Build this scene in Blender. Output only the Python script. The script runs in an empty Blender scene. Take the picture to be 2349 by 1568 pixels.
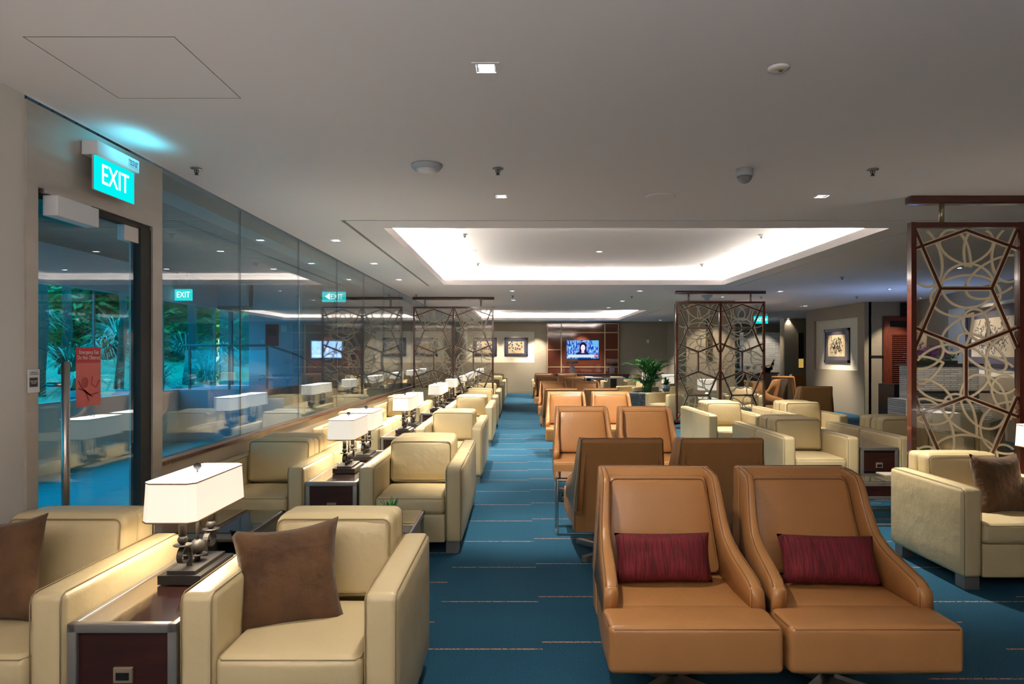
import bpy, bmesh, math, random
from mathutils import Vector, Matrix, noise
PI = math.pi
S = bpy.context.scene
C = S.collection
# ------------------------------------------------------------------ camera
F, VX, VY, EYE, CEIL, FAR = 1566.0, 1190.0, 813.0, 1.42, 2.64, 25.3
cd = bpy.data.cameras.new('camera'); cam = bpy.data.objects.new('camera', cd); C.objects.link(cam)
cam.location = (0, 0, EYE); cam.rotation_euler = (PI/2, 0, 0)
cd.sensor_width = 36; cd.lens = F*36/2349
cd.shift_x = -(VX-1174.5)/2349; cd.shift_y = (VY-784)/2349
cd.clip_start = .05; cd.clip_end = 200
S.camera = cam
# ------------------------------------------------------------------ world, exposure
w = bpy.data.worlds.new('world'); S.world = w; w.use_nodes = True
bgn = w.node_tree.nodes['Background']; bgn.inputs[0].default_value = (.80, .90, 1.0, 1); bgn.inputs[1].default_value = 6.5
S.view_settings.view_transform = 'Standard'; S.view_settings.look = 'None'
S.view_settings.gamma = 1; S.view_settings.use_curve_mapping = False
S.view_settings.exposure = 0.24
S.cycles.use_denoising = True
S.cycles.max_bounces = 8; S.cycles.diffuse_bounces = 4; S.cycles.glossy_bounces = 4
S.cycles.transparent_max_bounces = 16; S.cycles.sample_clamp_indirect = 6
S.cycles.caustics_reflective = False; S.cycles.caustics_refractive = False
K_SPOT, K_LED, K_LAMP, K_SHADE = 190.0, 260.0, 5.2, 2.8
def lamp_data(kind, energy, color, **kw):
    d = bpy.data.lights.new('light', kind); d.energy = energy; d.color = color
    for k, v in kw.items(): setattr(d, k, v)
    return d
SPOT = lamp_data('SPOT', K_SPOT*.55, (1, .90, .76), spot_size=math.radians(86), spot_blend=.6, shadow_soft_size=.04)
SPOT_SMALL = lamp_data('SPOT', K_SPOT*2.5, (1, .90, .76), spot_size=math.radians(80), spot_blend=.6, shadow_soft_size=.04)
WALLWASH = lamp_data('SPOT', 170, (1, .86, .68), spot_size=math.radians(60), spot_blend=.5, shadow_soft_size=.03)
BULB = lamp_data('POINT', K_LAMP, (1, .84, .62), shadow_soft_size=.03)
# added area fills: blue for the right ceiling, pale one behind the viewer
def area(name, loc, rot, energy, col, sx, sy):
    o = bpy.data.objects.new(name, lamp_data('AREA', energy, col, shape='RECTANGLE', size=sx, size_y=sy)); C.objects.link(o); o.location = loc; o.rotation_euler = rot; return o
area('blue_fill', (7.25, 12.6, .9), (PI, 0, 0), 17, (.30, .50, 1), .9, .5)
area('ceiling_fill', (-.6, -1.0, 1.75), (PI, 0, 0), 190, (1, .96, .92), 2.6, .8)
# ------------------------------------------------------------------ materials
def new_mat(name):
    m = bpy.data.materials.new(name); m.use_nodes = True
    return m, m.node_tree.nodes, m.node_tree.links, m.node_tree.nodes['Principled BSDF']
def P(name, col, rough=.5, metal=0, bump=None, var=None, spec=None, coat=0, sheen=0, emit=None, trans=0):
    m, n, l, b = new_mat(name)
    b.inputs['Base Color'].default_value = (*col, 1); b.inputs['Roughness'].default_value = rough
    b.inputs['Metallic'].default_value = metal
    if spec is not None: b.inputs['Specular IOR Level'].default_value = spec
    b.inputs['Coat Weight'].default_value = coat; b.inputs['Coat Roughness'].default_value = .06
    b.inputs['Sheen Weight'].default_value = sheen
    if emit: b.inputs['Emission Color'].default_value = (*emit[0], 1); b.inputs['Emission Strength'].default_value = emit[1]
    tc = n.new('ShaderNodeTexCoord')
    if var:      # (second colour, noise scale, stretch)
        mp = n.new('ShaderNodeMapping'); l.new(tc.outputs['Object'], mp.inputs[0]); mp.inputs['Scale'].default_value = var[2]
        t = n.new('ShaderNodeTexNoise'); t.inputs['Scale'].default_value = var[1]; t.inputs['Detail'].default_value = 5
        l.new(mp.outputs[0], t.inputs[0])
        r = n.new('ShaderNodeValToRGB'); r.color_ramp.elements[0].position = .35; r.color_ramp.elements[1].position = .65
        r.color_ramp.elements[0].color = (*col, 1); r.color_ramp.elements[1].color = (*var[0], 1)
        l.new(t.outputs[0], r.inputs[0]); l.new(r.outputs[0], b.inputs['Base Color'])
    if bump:     # list of (scale, strength, distance)
        prev = None
        for sc, st, di in bump:
            t = n.new('ShaderNodeTexNoise'); t.inputs['Scale'].default_value = sc; t.inputs['Detail'].default_value = 4
            l.new(tc.outputs['Object'], t.inputs[0])
            bp = n.new('ShaderNodeBump'); bp.inputs['Strength'].default_value = st; bp.inputs['Distance'].default_value = di
            l.new(t.outputs[0], bp.inputs['Height'])
            if prev: l.new(prev.outputs[0], bp.inputs['Normal'])
            prev = bp
        l.new(prev.outputs[0], b.inputs['Normal'])
    return m
def glass_mat(name, tint, refl=1.0, rough=0.0):
    m = bpy.data.materials.new(name); m.use_nodes = True; n, l = m.node_tree.nodes, m.node_tree.links
    n.clear(); out = n.new('ShaderNodeOutputMaterial')
    g = n.new('ShaderNodeNewGeometry'); d = n.new('ShaderNodeVectorMath'); d.operation = 'DOT_PRODUCT'
    l.new(g.outputs['Normal'], d.inputs[0]); l.new(g.outputs['Incoming'], d.inputs[1])
    def M(op, a, b=None):
        x = n.new('ShaderNodeMath'); x.operation = op
        for i, q in enumerate((a, b)):
            if q is None: continue
            if isinstance(q, (int, float)): x.inputs[i].default_value = q
            else: l.new(q, x.inputs[i])
        return x.outputs[0]
    c = M('ABSOLUTE', d.outputs['Value']); k = M('POWER', M('SUBTRACT', 1.0, c), 5.0)
    fac = M('MULTIPLY', M('ADD', M('MULTIPLY', k, .96), .04), refl)
    tr = n.new('ShaderNodeBsdfTransparent'); tr.inputs[0].default_value = (*tint, 1)
    gl = n.new('ShaderNodeBsdfGlossy'); gl.inputs['Roughness'].default_value = rough; gl.inputs[0].default_value = (1, 1, 1, 1)
    mx = n.new('ShaderNodeMixShader'); l.new(fac, mx.inputs[0]); l.new(tr.outputs[0], mx.inputs[1]); l.new(gl.outputs[0], mx.inputs[2])
    l.new(mx.outputs[0], out.inputs[0]); return m
def E(name, col, st):
    m = bpy.data.materials.new(name); m.use_nodes = True; n, l = m.node_tree.nodes, m.node_tree.links
    n.clear(); out = n.new('ShaderNodeOutputMaterial'); e = n.new('ShaderNodeEmission')
    e.inputs[0].default_value = (*col, 1); e.inputs[1].default_value = st; l.new(e.outputs[0], out.inputs[0]); return m
M = {}
M['cream'] = P('cream leather', (.57, .462, .262), .42, bump=[(260, .12, .002), (7, .55, .014)], var=((.53, .43, .242), 3, (1, 1, 1)))
M['cream_seam'] = P('cream seam', (.26, .20, .10), .6)
M['tan'] = P('tan leather', (.42, .198, .068), .36, bump=[(240, .12, .002), (6, .5, .014)], var=((.38, .178, .060), 3, (1, 1, 1)))
M['tan_seam'] = P('tan seam', (.22, .10, .04), .5)
M['steel'] = P('brushed steel', (.42, .40, .38), .34, 1)
M['door_steel'] = P('satin steel cladding', (.50, .455, .405), .42, .35, var=((.46, .42, .375), 2, (1, 1, 8)))
M['chrome'] = P('chrome', (.7, .7, .72), .12, 1)
M['pewter'] = P('pewter metal edging', (.30, .28, .26), .38, .7)
M['iron'] = P('wrought iron', (.028, .025, .025), .5, .3)
M['wood'] = P('dark mahogany', (.020, .004, .003), .4, coat=.05, var=((.040, .009, .005), 5, (1, 1, 5)))
M['wood_top'] = P('glossy mahogany top', (.028, .006, .004), .2, coat=1)
M['wood_red'] = P('red mahogany', (.15, .032, .016), .22, coat=.6, var=((.10, .02, .01), 5, (9, 9, 1)))
M['screen_wood'] = P('screen mahogany', (.085, .017, .010), .2, coat=.7)
M['scroll'] = P('beige fretwork', (.76, .65, .46), .45)
M['black'] = P('black gloss', (.012, .011, .011), .25)
M['dark'] = P('dark void', (.02, .018, .016), .8)
M['plinth'] = P('black lamp plinth', (.009, .008, .008), .4)
M['shade'] = None
M['white_plastic'] = P('white plastic', (.72, .72, .74), .45)
M['grey_plastic'] = P('grey plastic', (.42, .45, .50), .45)
M['ceiling'] = P('ceiling plaster', (.80, .755, .755), .9)
M['wall'] = P('taupe wallcovering', (.34, .285, .205), .75, bump=[(400, .1, .002)], var=((.315, .262, .188), 12, (1, 1, 4)))
M['wall_light'] = P('light grey plaster', (.62, .58, .53), .85)
M['niche'] = P('cream plaster', (.78, .73, .60), .8)
M['halfwall'] = P('beige half wall', (.55, .44, .31), .7)
M['corr_wall'] = P('blue grey plaster', (.40, .49, .62), .8)
M['slate'] = P('slate header', (.16, .19, .20), .6)
M['velvet'] = P('brown velvet', (.066, .030, .010), .85, sheen=.12, bump=[(10, .7, .03), (90, .2, .004)], var=((.115, .054, .019), 7, (1, 1, 1)))
M['red'] = P('burgundy weave', (.06, .003, .006), .85, sheen=0, var=((.19, .012, .02), 22, (9, 1, .45)), bump=[(160, .5, .004)])
M['green'] = P('leaf green', (.03, .16, .03), .4, var=((.09, .32, .05), 8, (1, 1, 1)))
M['green_dark'] = P('palm green', (.012, .085, .022), .35, var=((.06, .28, .06), 14, (1, 1, 1)))
M['grass'] = P('garden grass', (.10, .25, .13), .7, var=((.16, .36, .22), 9, (1, 1, 1)))
M['pampas'] = P('long leaves', (.05, .13, .08), .6, var=((.30, .45, .34), 3, (1, 1, 1)))
M['bark'] = P('bark', (.06, .05, .035), .9)
M['rock'] = P('garden rock', (.20, .22, .23), .85, bump=[(6, .6, .05)], var=((.09, .11, .12), 3, (1, 1, 1)))
M['purple'] = P('purple petals', (.09, .012, .11), .6)
M['glass'] = glass_mat('clear glass', (.90, .96, .96), 1.15)
M['glass_teal'] = glass_mat('teal tinted glass', (.03, .58, .74), .8)
M['glass_screen'] = glass_mat('screen glass', (.93, .92, .90), .9)
M['glass_table'] = glass_mat('smoked glass', (.30, .28, .26), 1.6)
M['glass_ware'] = glass_mat('glassware', (.80, .82, .84), 3)
M['bottle'] = P('dark bottle', (.01, .018, .012), .08)
M['gold_label'] = P('gold foil', (.6, .42, .08), .35, .6)
M['led'] = E('led strip', (1, .93, .82), K_LED*2.6)
M['lens'] = E('lamp lens', (.95, .97, 1), 30)
M['brass'] = P('champagne strip', (.62, .47, .27), .35, .5)
M['gloss_wood'] = P('glossy mahogany panels', (.085, .021, .012), .06, coat=1, bump=[(2.2, .12, .02)])
M['stem'] = P('champagne post', (.45, .38, .26), .3, .8)
M['paper'] = P('white paper', (.8, .8, .78), .6)
M['print'] = P('black print', (.02, .02, .02), .6)
M['navy'] = P('navy mount', (.025, .04, .085), .5)
M['frame'] = P('dark picture frame', (.030, .014, .014), .35)
M['stone'] = None
M['table_white'] = P('white table top', (.75, .76, .78), .25)
M['acrylic'] = P('crystal lamp base', (.45, .47, .6), .12, .3, var=((.10, .10, .16), 60, (1, 1, 1)))
M['shade_brown'] = P('brown drum shade', (.13, .085, .06), .8)
M['red_sign'] = None
def shade_mat(name, col, st):
    m, n, l, b = new_mat(name)
    b.inputs['Base Color'].default_value = (.6, .55, .46, 1); b.inputs['Roughness'].default_value = .8
    b.inputs['Emission Color'].default_value = (*col, 1); b.inputs['Emission Strength'].default_value = st; return m
M['shade'] = shade_mat('lit fabric shade', (1, .90, .74), .60)
M['shade_top'] = shade_mat('lit shade top', (1, .93, .86), K_SHADE*2.7)
M['shade_trim'] = P('bronze shade piping', (.22, .11, .03), .6)
def stone_mat():
    m, n, l, b = new_mat('stacked white stone')
    tc = n.new('ShaderNodeTexCoord'); mp = n.new('ShaderNodeMapping'); l.new(tc.outputs['Object'], mp.inputs[0])
    mp.inputs['Rotation'].default_value = (PI/2, 0, 0)
    br = n.new('ShaderNodeTexBrick'); l.new(mp.outputs[0], br.inputs[0])
    br.inputs['Color1'].default_value = (.66, .66, .64, 1); br.inputs['Color2'].default_value = (.46, .46, .46, 1)
    br.inputs['Mortar'].default_value = (.15, .15, .15, 1); br.inputs['Scale'].default_value = 1
    br.inputs['Brick Width'].default_value = .22; br.inputs['Row Height'].default_value = .035; br.inputs['Mortar Size'].default_value = .0035
    l.new(br.outputs[0], b.inputs['Base Color'])
    t = n.new('ShaderNodeTexNoise'); t.inputs['Scale'].default_value = 25; l.new(tc.outputs['Object'], t.inputs[0])
    bp = n.new('ShaderNodeBump'); bp.inputs['Strength'].default_value = .8; bp.inputs['Distance'].default_value = .02
    ad = n.new('ShaderNodeMath'); ad.operation = 'SUBTRACT'; l.new(t.outputs[0], ad.inputs[0]); l.new(br.outputs['Fac'], ad.inputs[1])
    l.new(ad.outputs[0], bp.inputs['Height']); l.new(bp.outputs[0], b.inputs['Normal']); b.inputs['Roughness'].default_value = .45
    return m
M['stone'] = stone_mat()
def carpet_mat():
    m, n, l, b = new_mat('blue carpet with thin copper dashes')
    tc = n.new('ShaderNodeTexCoord'); sp = n.new('ShaderNodeSeparateXYZ'); l.new(tc.outputs['Object'], sp.inputs[0])
    def X(op, a, b_=None, c=None):
        x = n.new('ShaderNodeMath'); x.operation = op
        for i, q in enumerate((a, b_, c)):
            if q is None: continue
            if isinstance(q, (int, float)): x.inputs[i].default_value = q
            else: l.new(q, x.inputs[i])
        return x.outputs[0]
    cell = X('FLOOR', X('DIVIDE', X('SUBTRACT', sp.outputs[0], .115), .56))
    md = X('FLOORED_MODULO', cell, 5.0)
    off = 0.0
    for k, v in ((4, .124), (0, .204), (3, .456), (1, .33), (2, .02)):
        off = X('MULTIPLY_ADD', X('COMPARE', md, float(k), .1), v, off)
    ph = X('FLOORED_MODULO', X('SUBTRACT', sp.outputs[1], X('SUBTRACT', off, .005)), .634)
    wob = n.new('ShaderNodeTexNoise'); wob.inputs['Scale'].default_value = 90; l.new(tc.outputs['Object'], wob.inputs[0])
    line = X('MULTIPLY', X('LESS_THAN', ph, .012), X('GREATER_THAN', wob.outputs[0], .44))
    t = n.new('ShaderNodeTexNoise'); t.inputs['Scale'].default_value = 140; t.inputs['Detail'].default_value = 6; l.new(tc.outputs['Object'], t.inputs[0])
    t2 = n.new('ShaderNodeTexNoise'); t2.inputs['Scale'].default_value = 1.3; l.new(tc.outputs['Object'], t2.inputs[0])
    r = n.new('ShaderNodeValToRGB'); r.color_ramp.elements[0].position = .36; r.color_ramp.elements[1].position = .66
    r.color_ramp.elements[0].color = (.007, .043, .082, 1); r.color_ramp.elements[1].color = (.017, .090, .150, 1)
    l.new(X('ADD', X('MULTIPLY', t.outputs[0], .8), X('MULTIPLY', t2.outputs[0], .2)), r.inputs[0])
    mx = n.new('ShaderNodeMix'); mx.data_type = 'RGBA'; l.new(line, mx.inputs[0]); l.new(r.outputs[0], mx.inputs[6])
    mx.inputs[7].default_value = (.50, .24, .15, 1); l.new(mx.outputs[2], b.inputs['Base Color'])
    bp = n.new('ShaderNodeBump'); bp.inputs['Strength'].default_value = .5; bp.inputs['Distance'].default_value = .006
    l.new(t.outputs[0], bp.inputs['Height']); l.new(bp.outputs[0], b.inputs['Normal'])
    b.inputs['Roughness'].default_value = .95; b.inputs['Specular IOR Level'].default_value = .15
    return m
M['carpet'] = carpet_mat()
M['blue_floor'] = P('bright blue carpet', (.02, .52, .62), .8, var=((.03, .60, .70), 3, (1, 4, 1)))
# ------------------------------------------------------------------ mesh builder
class MB:
    def __init__(s): s.v, s.f, s.m, s.s = [], [], [], []
    def add(s, vs, fs, mi=0, smooth=False, fn=None):
        o = len(s.v)
        s.v += [tuple(fn(*p)) if fn else tuple(p) for p in vs]
        for f in fs: s.f.append([o+i for i in f]); s.m.append(mi); s.s.append(smooth)
        return s
    def box(s, x0, x1, y0, y1, z0, z1, mi=0, fn=None):
        vs = [(x, y, z) for z in (z0, z1) for y in (y0, y1) for x in (x0, x1)]
        return s.add(vs, [(0, 2, 3, 1), (4, 5, 7, 6), (0, 1, 5, 4), (2, 6, 7, 3), (0, 4, 6, 2), (1, 3, 7, 5)], mi, False, fn)
    def rbox(s, c, size, r=.02, puff=(0, 0, 0), n=1, mi=0, fn=None):
        h = [q/2 for q in size]; r = min(r, min(h)*.98); inn = [q-r for q in h]; ax = []
        for a in range(3):
            i = inn[a]; mid = [-i + 2*i*k/n for k in range(n+1)]
            ax.append([-h[a], -i-.414*r] + mid + [i+.414*r, h[a]])
        key, vs, fs = {}, [], []
        def vert(p):
            k = tuple(round(q, 6) for q in p)
            if k in key: return key[k]
            q = [max(-inn[a], min(inn[a], p[a])) for a in range(3)]
            d = Vector([p[a]-q[a] for a in range(3)])
            if d.length > 1e-9: d = d.normalized()*r
            res = [q[a]+d[a] for a in range(3)]
            u = [p[a]/h[a] for a in range(3)]
            for a in range(3):
                if puff[a]:
                    b, c2 = [x for x in range(3) if x != a]
                    res[a] += puff[a]*u[a]*((1-u[b]**2)*(1-u[c2]**2))**.6 if abs(u[b]) < 1 and abs(u[c2]) < 1 else 0
            key[k] = len(vs); vs.append((res[0]+c[0], res[1]+c[1], res[2]+c[2])); return key[k]
        for a in range(3):
            b, d = (a+1) % 3, (a+2) % 3
            for sg in (-1, 1):
                for i in range(len(ax[b])-1):
                    for j in range(len(ax[d])-1):
                        q = []
                        for (ii, jj) in ((i, j), (i+1, j), (i+1, j+1), (i, j+1)):
                            p = [0, 0, 0]; p[a] = sg*h[a]; p[b] = ax[b][ii]; p[d] = ax[d][jj]; q.append(vert(p))
                        fs.append(q if sg > 0 else q[::-1])
        return s.add(vs, fs, mi, True, fn)
    def tube(s, path, r, n=8, closed=False, mi=0, cap=True, fn=None, flat=None):
        pts = [Vector(p) for p in path]; L = len(pts); vs, fs = [], []; prev = None
        for i, p in enumerate(pts):
            a = pts[(i-1) % L] if (closed or i > 0) else p; b = pts[(i+1) % L] if (closed or i < L-1) else p
            t = (b-a).normalized() if (b-a).length > 1e-9 else Vector((0, 0, 1))
            if prev is None:
                u = Vector((0, 0, 1)) if abs(t.z) < .9 else Vector((1, 0, 0))
                if flat: u = Vector(flat)
                u = (u - t*u.dot(t)).normalized()
            else:
                u = (prev - t*prev.dot(t)); u = u.normalized() if u.length > 1e-6 else prev
            prev = u; v = t.cross(u); rr = r[i] if isinstance(r, (list, tuple)) and not flat else r
            for k in range(n):
                if flat:
                    q = [(1, 1), (-1, 1), (-1, -1), (1, -1)][k]; vs.append(p + u*q[0]*r[0] + v*q[1]*r[1])
                else:
                    an = 2*PI*k/n; vs.append(p + u*math.cos(an)*rr + v*math.sin(an)*rr)
        for i in range(L if closed else L-1):
            for k in range(n):
                a, b = i*n, ((i+1) % L)*n; fs.append((a+k, a+(k+1) % n, b+(k+1) % n, b+k))
        if cap and not closed: fs += [tuple(range(n))[::-1], tuple(range((L-1)*n, L*n))]
        return s.add(vs, fs, mi, not flat, fn)
    def lathe(s, prof, c=(0, 0, 0), n=20, mi=0, fn=None, smooth=True):
        vs, fs = [], []
        for (r, z) in prof:
            for k in range(n): an = 2*PI*k/n; vs.append((c[0]+r*math.cos(an), c[1]+r*math.sin(an), c[2]+z))
        for i in range(len(prof)-1):
            for k in range(n): fs.append((i*n+k, i*n+(k+1) % n, (i+1)*n+(k+1) % n, (i+1)*n+k))
        if prof[0][0] > 1e-6: fs.append(tuple(range(n))[::-1])
        if prof[-1][0] > 1e-6: fs.append(tuple(range((len(prof)-1)*n, len(prof)*n)))
        return s.add(vs, fs, mi, smooth, fn)
    def ball(s, c, r, n=16, mi=0, sz=1):
        k = n//2
        return s.lathe([(max(1e-7, r*math.sin(PI*i/k)), -r*math.cos(PI*i/k)*sz) for i in range(k+1)], c, n, mi)
    def prism(s, poly, axis, a0, a1, mi=0, fn=None):   # poly in the two other axes
        n = len(poly); vs = []
        for a in (a0, a1):
            for (p, q) in poly:
                vs.append({'x': (a, p, q), 'y': (p, a, q), 'z': (p, q, a)}[axis])
        fs = [tuple(range(n))[::-1], tuple(range(n, 2*n))] + [(i, (i+1) % n, n+(i+1) % n, n+i) for i in range(n)]
        return s.add(vs, fs, mi, False, fn)
    def build(s, name, mats, parent=None, mesh_only=False):
        me = bpy.data.meshes.new(name); me.from_pydata(s.v, [], s.f); me.update()
        for m_ in (mats if isinstance(mats, (list, tuple)) else [mats]): me.materials.append(M[m_] if isinstance(m_, str) else m_)
        me.polygons.foreach_set('material_index', s.m); me.polygons.foreach_set('use_smooth', s.s)
        bm = bmesh.new(); bm.from_mesh(me); bmesh.ops.recalc_face_normals(bm, faces=bm.faces); bm.to_mesh(me); bm.free()
        o = bpy.data.objects.new(name, me); C.objects.link(o)
        if parent: o.parent = parent
        return o
def tag(o, label=None, cat=None, group=None, kind=None):
    for k, v in (('label', label), ('category', cat), ('group', group), ('kind', kind)):
        if v: o[k] = v
    return o
def thing(name, label, cat, loc=(0, 0, 0), rz=0, group=None):
    o = bpy.data.objects.new(name, None); C.objects.link(o); o.empty_display_size = .1
    o.location = loc; o.rotation_euler = (0, 0, rz); return tag(o, label, cat, group)
def dup(o, parent=None):
    c = o.copy(); C.objects.link(c)
    if parent: c.parent = parent
    for ch in list(o.children): dup(ch, c)
    return c
class Proto:      # the first use moves the original itself, later uses copy the tree
    def __init__(s, root): s.root, s.used = root, False
    def put(s, label, loc, rz=0, group=None):
        o = dup(s.root) if s.used else s.root
        s.used = True; o.location = loc; o.rotation_euler = (0, 0, rz); o['label'] = label
        if group: o['group'] = group
        elif 'group' in o: del o['group']
        return o
def text(name, body, size, mat, parent=None, loc=(0, 0, 0), rot=(PI/2, 0, 0), align='CENTER', ext=.001, sx=1, space=1):
    cu = bpy.data.curves.new(name, 'FONT'); cu.body = body; cu.size = size; cu.align_x = align; cu.align_y = 'CENTER'; cu.extrude = ext
    cu.space_line = space; cu.resolution_u = 3
    t = bpy.data.objects.new(name, cu); C.objects.link(t)
    bpy.context.view_layer.update()
    me = bpy.data.meshes.new_from_object(t.evaluated_get(bpy.context.evaluated_depsgraph_get()))
    bpy.data.objects.remove(t); bpy.data.curves.remove(cu)
    me.materials.clear(); me.materials.append(M[mat] if isinstance(mat, str) else mat)
    o = bpy.data.objects.new(name, me); C.objects.link(o); o.location = loc; o.rotation_euler = rot; o.scale = (sx, 1, 1)
    if parent: o.parent = parent
    return o
def light(data, parent, loc, rot=(0, 0, 0), name='bulb_light'):
    o = bpy.data.objects.new(name, data); C.objects.link(o); o.parent = parent; o.location = loc; o.rotation_euler = rot; return o
def struct(name, mb, mat, label=None):
    o = mb.build(name, mat); tag(o, label, None, None, 'structure'); return o
def cpx(px, py, z=CEIL):           # a spot on a level ceiling, read off the photograph once
    Y = (z-EYE)*F/(VY-py); return ((px-VX)*Y/F, Y, z)
# ------------------------------------------------------------------ the setting
XW, XR = -2.32, 14.0
struct('floor', MB().box(XW-.06, XR, -2.2, 29, -.1, 0), 'carpet', 'dark blue carpet with thin copper dashes')
COVES = [(-1.304, 3.58, 6.59, 11.94), (-1.30, 3.52, 18.75, 24.1)]
G = .035
def ring(x0, x1, y0, y1, g):
    return [(x0, x1, y0, y0+g), (x0, x1, y1-g, y1), (x0, x0+g, y0+g, y1-g), (x1-g, x1, y0+g, y1-g)]
grooves = ring(-1.62, 3.90, 6.20, 12.2, G)[0:1] + ring(-1.62, 3.90, 6.20, 12.2, G)[2:] + ring(-1.62, 3.90, 18.4, 24.4, G)[2:]
grooves += [(3.90, XR, 6.20, 6.20+.02)]
dl_main = [(1115, 156), (1150, 450), (1885, 450), (770, 551), (858, 604), (915, 641), (1175, 667), (1178, 688), (1468, 667), (1428, 690),
           (1396, 705), (1790, 668), (1847, 701), (1808, 730), (1233, 736), (1335, 736), (1515, 734), (1697, 691)]
dl_pos = [cpx(*p) for p in dl_main]
dl_hs = .042
dl_holes = [(x-dl_hs, x+dl_hs, y-dl_hs, y+dl_hs) for x, y, z in dl_pos]
def plate(mb, x0, x1, y0, y1, z, holes, thick=.02):
    xs = sorted({x0, x1} | {v for h in holes for v in h[:2] if x0 < v < x1}); ys = sorted({y0, y1} | {v for h in holes for v in h[2:] if y0 < v < y1})
    for j in range(len(ys)-1):
        start = None
        for i in range(len(xs)):
            inside = True
            if i < len(xs)-1:
                cx, cy = (xs[i]+xs[i+1])/2, (ys[j]+ys[j+1])/2
                inside = any(h[0] < cx < h[1] and h[2] < cy < h[3] for h in holes)
            if not inside and start is None: start = xs[i]
            if inside and start is not None: mb.box(start, xs[i], ys[j], ys[j+1], z, z+thick); start = None
cm = MB(); plate(cm, XW, XR, -2.2, 29, CEIL, COVES + grooves + dl_holes)
for (x0, x1, y0, y1) in COVES:
    t, lg = CEIL+.07, .19
    for a in ((x0-.02, x1+.02, y0-.02, y0), (x0-.02, x1+.02, y1, y1+.02), (x0-.02, x0, y0, y1), (x1, x1+.02, y0, y1)): cm.box(*a, CEIL+.02, t+.02)
    for a in ((x0-lg, x1+lg, y0-lg-.02, y0-lg), (x0-lg, x1+lg, y1+lg, y1+lg+.02), (x0-lg-.02, x0-lg, y0-lg, y1+lg), (x1+lg, x1+lg+.02, y0-lg, y1+lg)):
        cm.box(*a, CEIL+.02, CEIL+.2)
    cm.box(x0-lg-.02, x1+lg+.02, y0-lg-.02, y1+lg+.02, CEIL+.2, CEIL+.22)
for (x0, x1, y0, y1) in grooves: cm.box(x0, x1, y0, y1, CEIL+.03, CEIL+.04)
cm.box(XW-.1, XR, -2.2, 29, 3.0, 3.05)
ceil = struct('ceiling', cm, 'ceiling', 'pale plaster ceiling with two lit cove recesses')
gm = MB()
for (x0, x1, y0, y1) in grooves: gm.box(x0+.002, x1-.002, y0+.002, y1-.002, CEIL+.018, CEIL+.028)
struct('trim_1', gm, P('groove paint', (.20, .18, .155), .8), 'shadow groove cut in the ceiling around the coves')
for i, (x0, x1, y0, y1) in enumerate(COVES):
    lm = MB(); z = CEIL+.074
    for a in ((x0-.14, x1+.14, y0-.14, y0-.10), (x0-.14, x1+.14, y1+.10, y1+.14), (x0-.14, x0-.10, y0-.1, y1+.1), (x1+.10, x1+.14, y0-.1, y1+.1)): lm.box(*a, z, z+.012)
    tag(lm.build('cove_light', 'led'), ['warm light strip hidden in the nearer ceiling cove', 'warm light strip hidden in the farther ceiling cove'][i], 'light')
# access hatch line in the near ceiling
hm = MB(); hx0, hx1, hy0, hy1 = -1.905, -1.322, 2.62, 3.25
for a in ((hx0, hx1, hy0, hy0+.003), (hx0, hx1, hy1-.002, hy1), (hx0, hx0+.003, hy0, hy1), (hx1-.003, hx1, hy0, hy1)): hm.box(*a, CEIL-.0008, CEIL+.001)
tag(hm.build('ceiling_hatch', P('hatch gap', (.12, .11, .1), .9)), 'flush square access hatch in the ceiling above the door', 'hatch')
# --- left: white wall, steel door portal, half wall with glazing
struct('wall_left', MB().box(XW-.12, XW, -2.2, 3.204, 0, CEIL), 'wall_light', 'plain pale wall nearest on the left')
struct('wall_back', MB().box(XW, XR, -2.3, -2.2, 0, CEIL), 'wall')
DY0, DY1, DZ = 3.204, 4.425, 2.225
dm = MB(); dm.box(XW-.14, XW+.01, DY0, DY1, DZ, CEIL-.02); dm.box(XW-.14, XW+.01, DY0, DY0+.078, 0, DZ); dm.box(XW-.14, XW+.01, 4.31, DY1, 0, DZ)
struct('trim_2', dm, 'door_steel', 'satin steel portal around the glass exit door')
d = MB().box(XW-.035, XW-.023, 3.29, 4.29, .01, 2.19).build('door_1', 'glass'); tag(d, 'frameless glass exit door with red sticker', None, None, 'structure')
MB().box(XW-.06, XW, 4.19, 4.305, .0, 2.2).build('door_stile', 'dark', d)
MB().box(XW-.055, XW-.005, 3.29, 4.3, 2.19, 2.222).build('header_rail', 'dark', d)
MB().box(XW-.05, XW-.008, 4.03, 4.21, 2.10, 2.19).build('pivot_fitting', 'steel', d)
hb = MB(); hb.tube([(XW+.06, 3.405, .25), (XW+.06, 3.405, 1.385)], .019, 16)
hb.tube([(XW-.03, 3.405, 1.27), (XW+.06, 3.405, 1.27)], .011, 10); hb.tube([(XW-.03, 3.405, .4), (XW+.06, 3.405, .4)], .011, 10)
hb.build('pull_handle', 'steel', d)
cl = thing('door_closer', 'white door closer box at the top of the glass door', 'door closer', (XW+.03, 3.50, 2.17))
MB().rbox((0, 0, -.02), (.075, .33, .10), .004).build('housing', 'white_plastic', cl)
MB().box(-.03, .0, -.2, .16, .032, .055).build('mounting_plate', 'steel', cl)
wl = struct('wall_left', MB().box(XW-.12, XW, DY1, FAR, 0, .70), 'halfwall', 'beige half wall below the glazing')
struct('trim_3', MB().box(XW-.13, XW+.012, DY1, FAR, .70, .725), 'wood_red', 'thin mahogany capping on the half wall')
yj = DY1; k = 1; jo = [5.785, 7.32, 8.86, 10.4, 11.95, 13.5, 15.05, 16.6, 18.15, 19.7, 21.25, 22.8, FAR]
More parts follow.
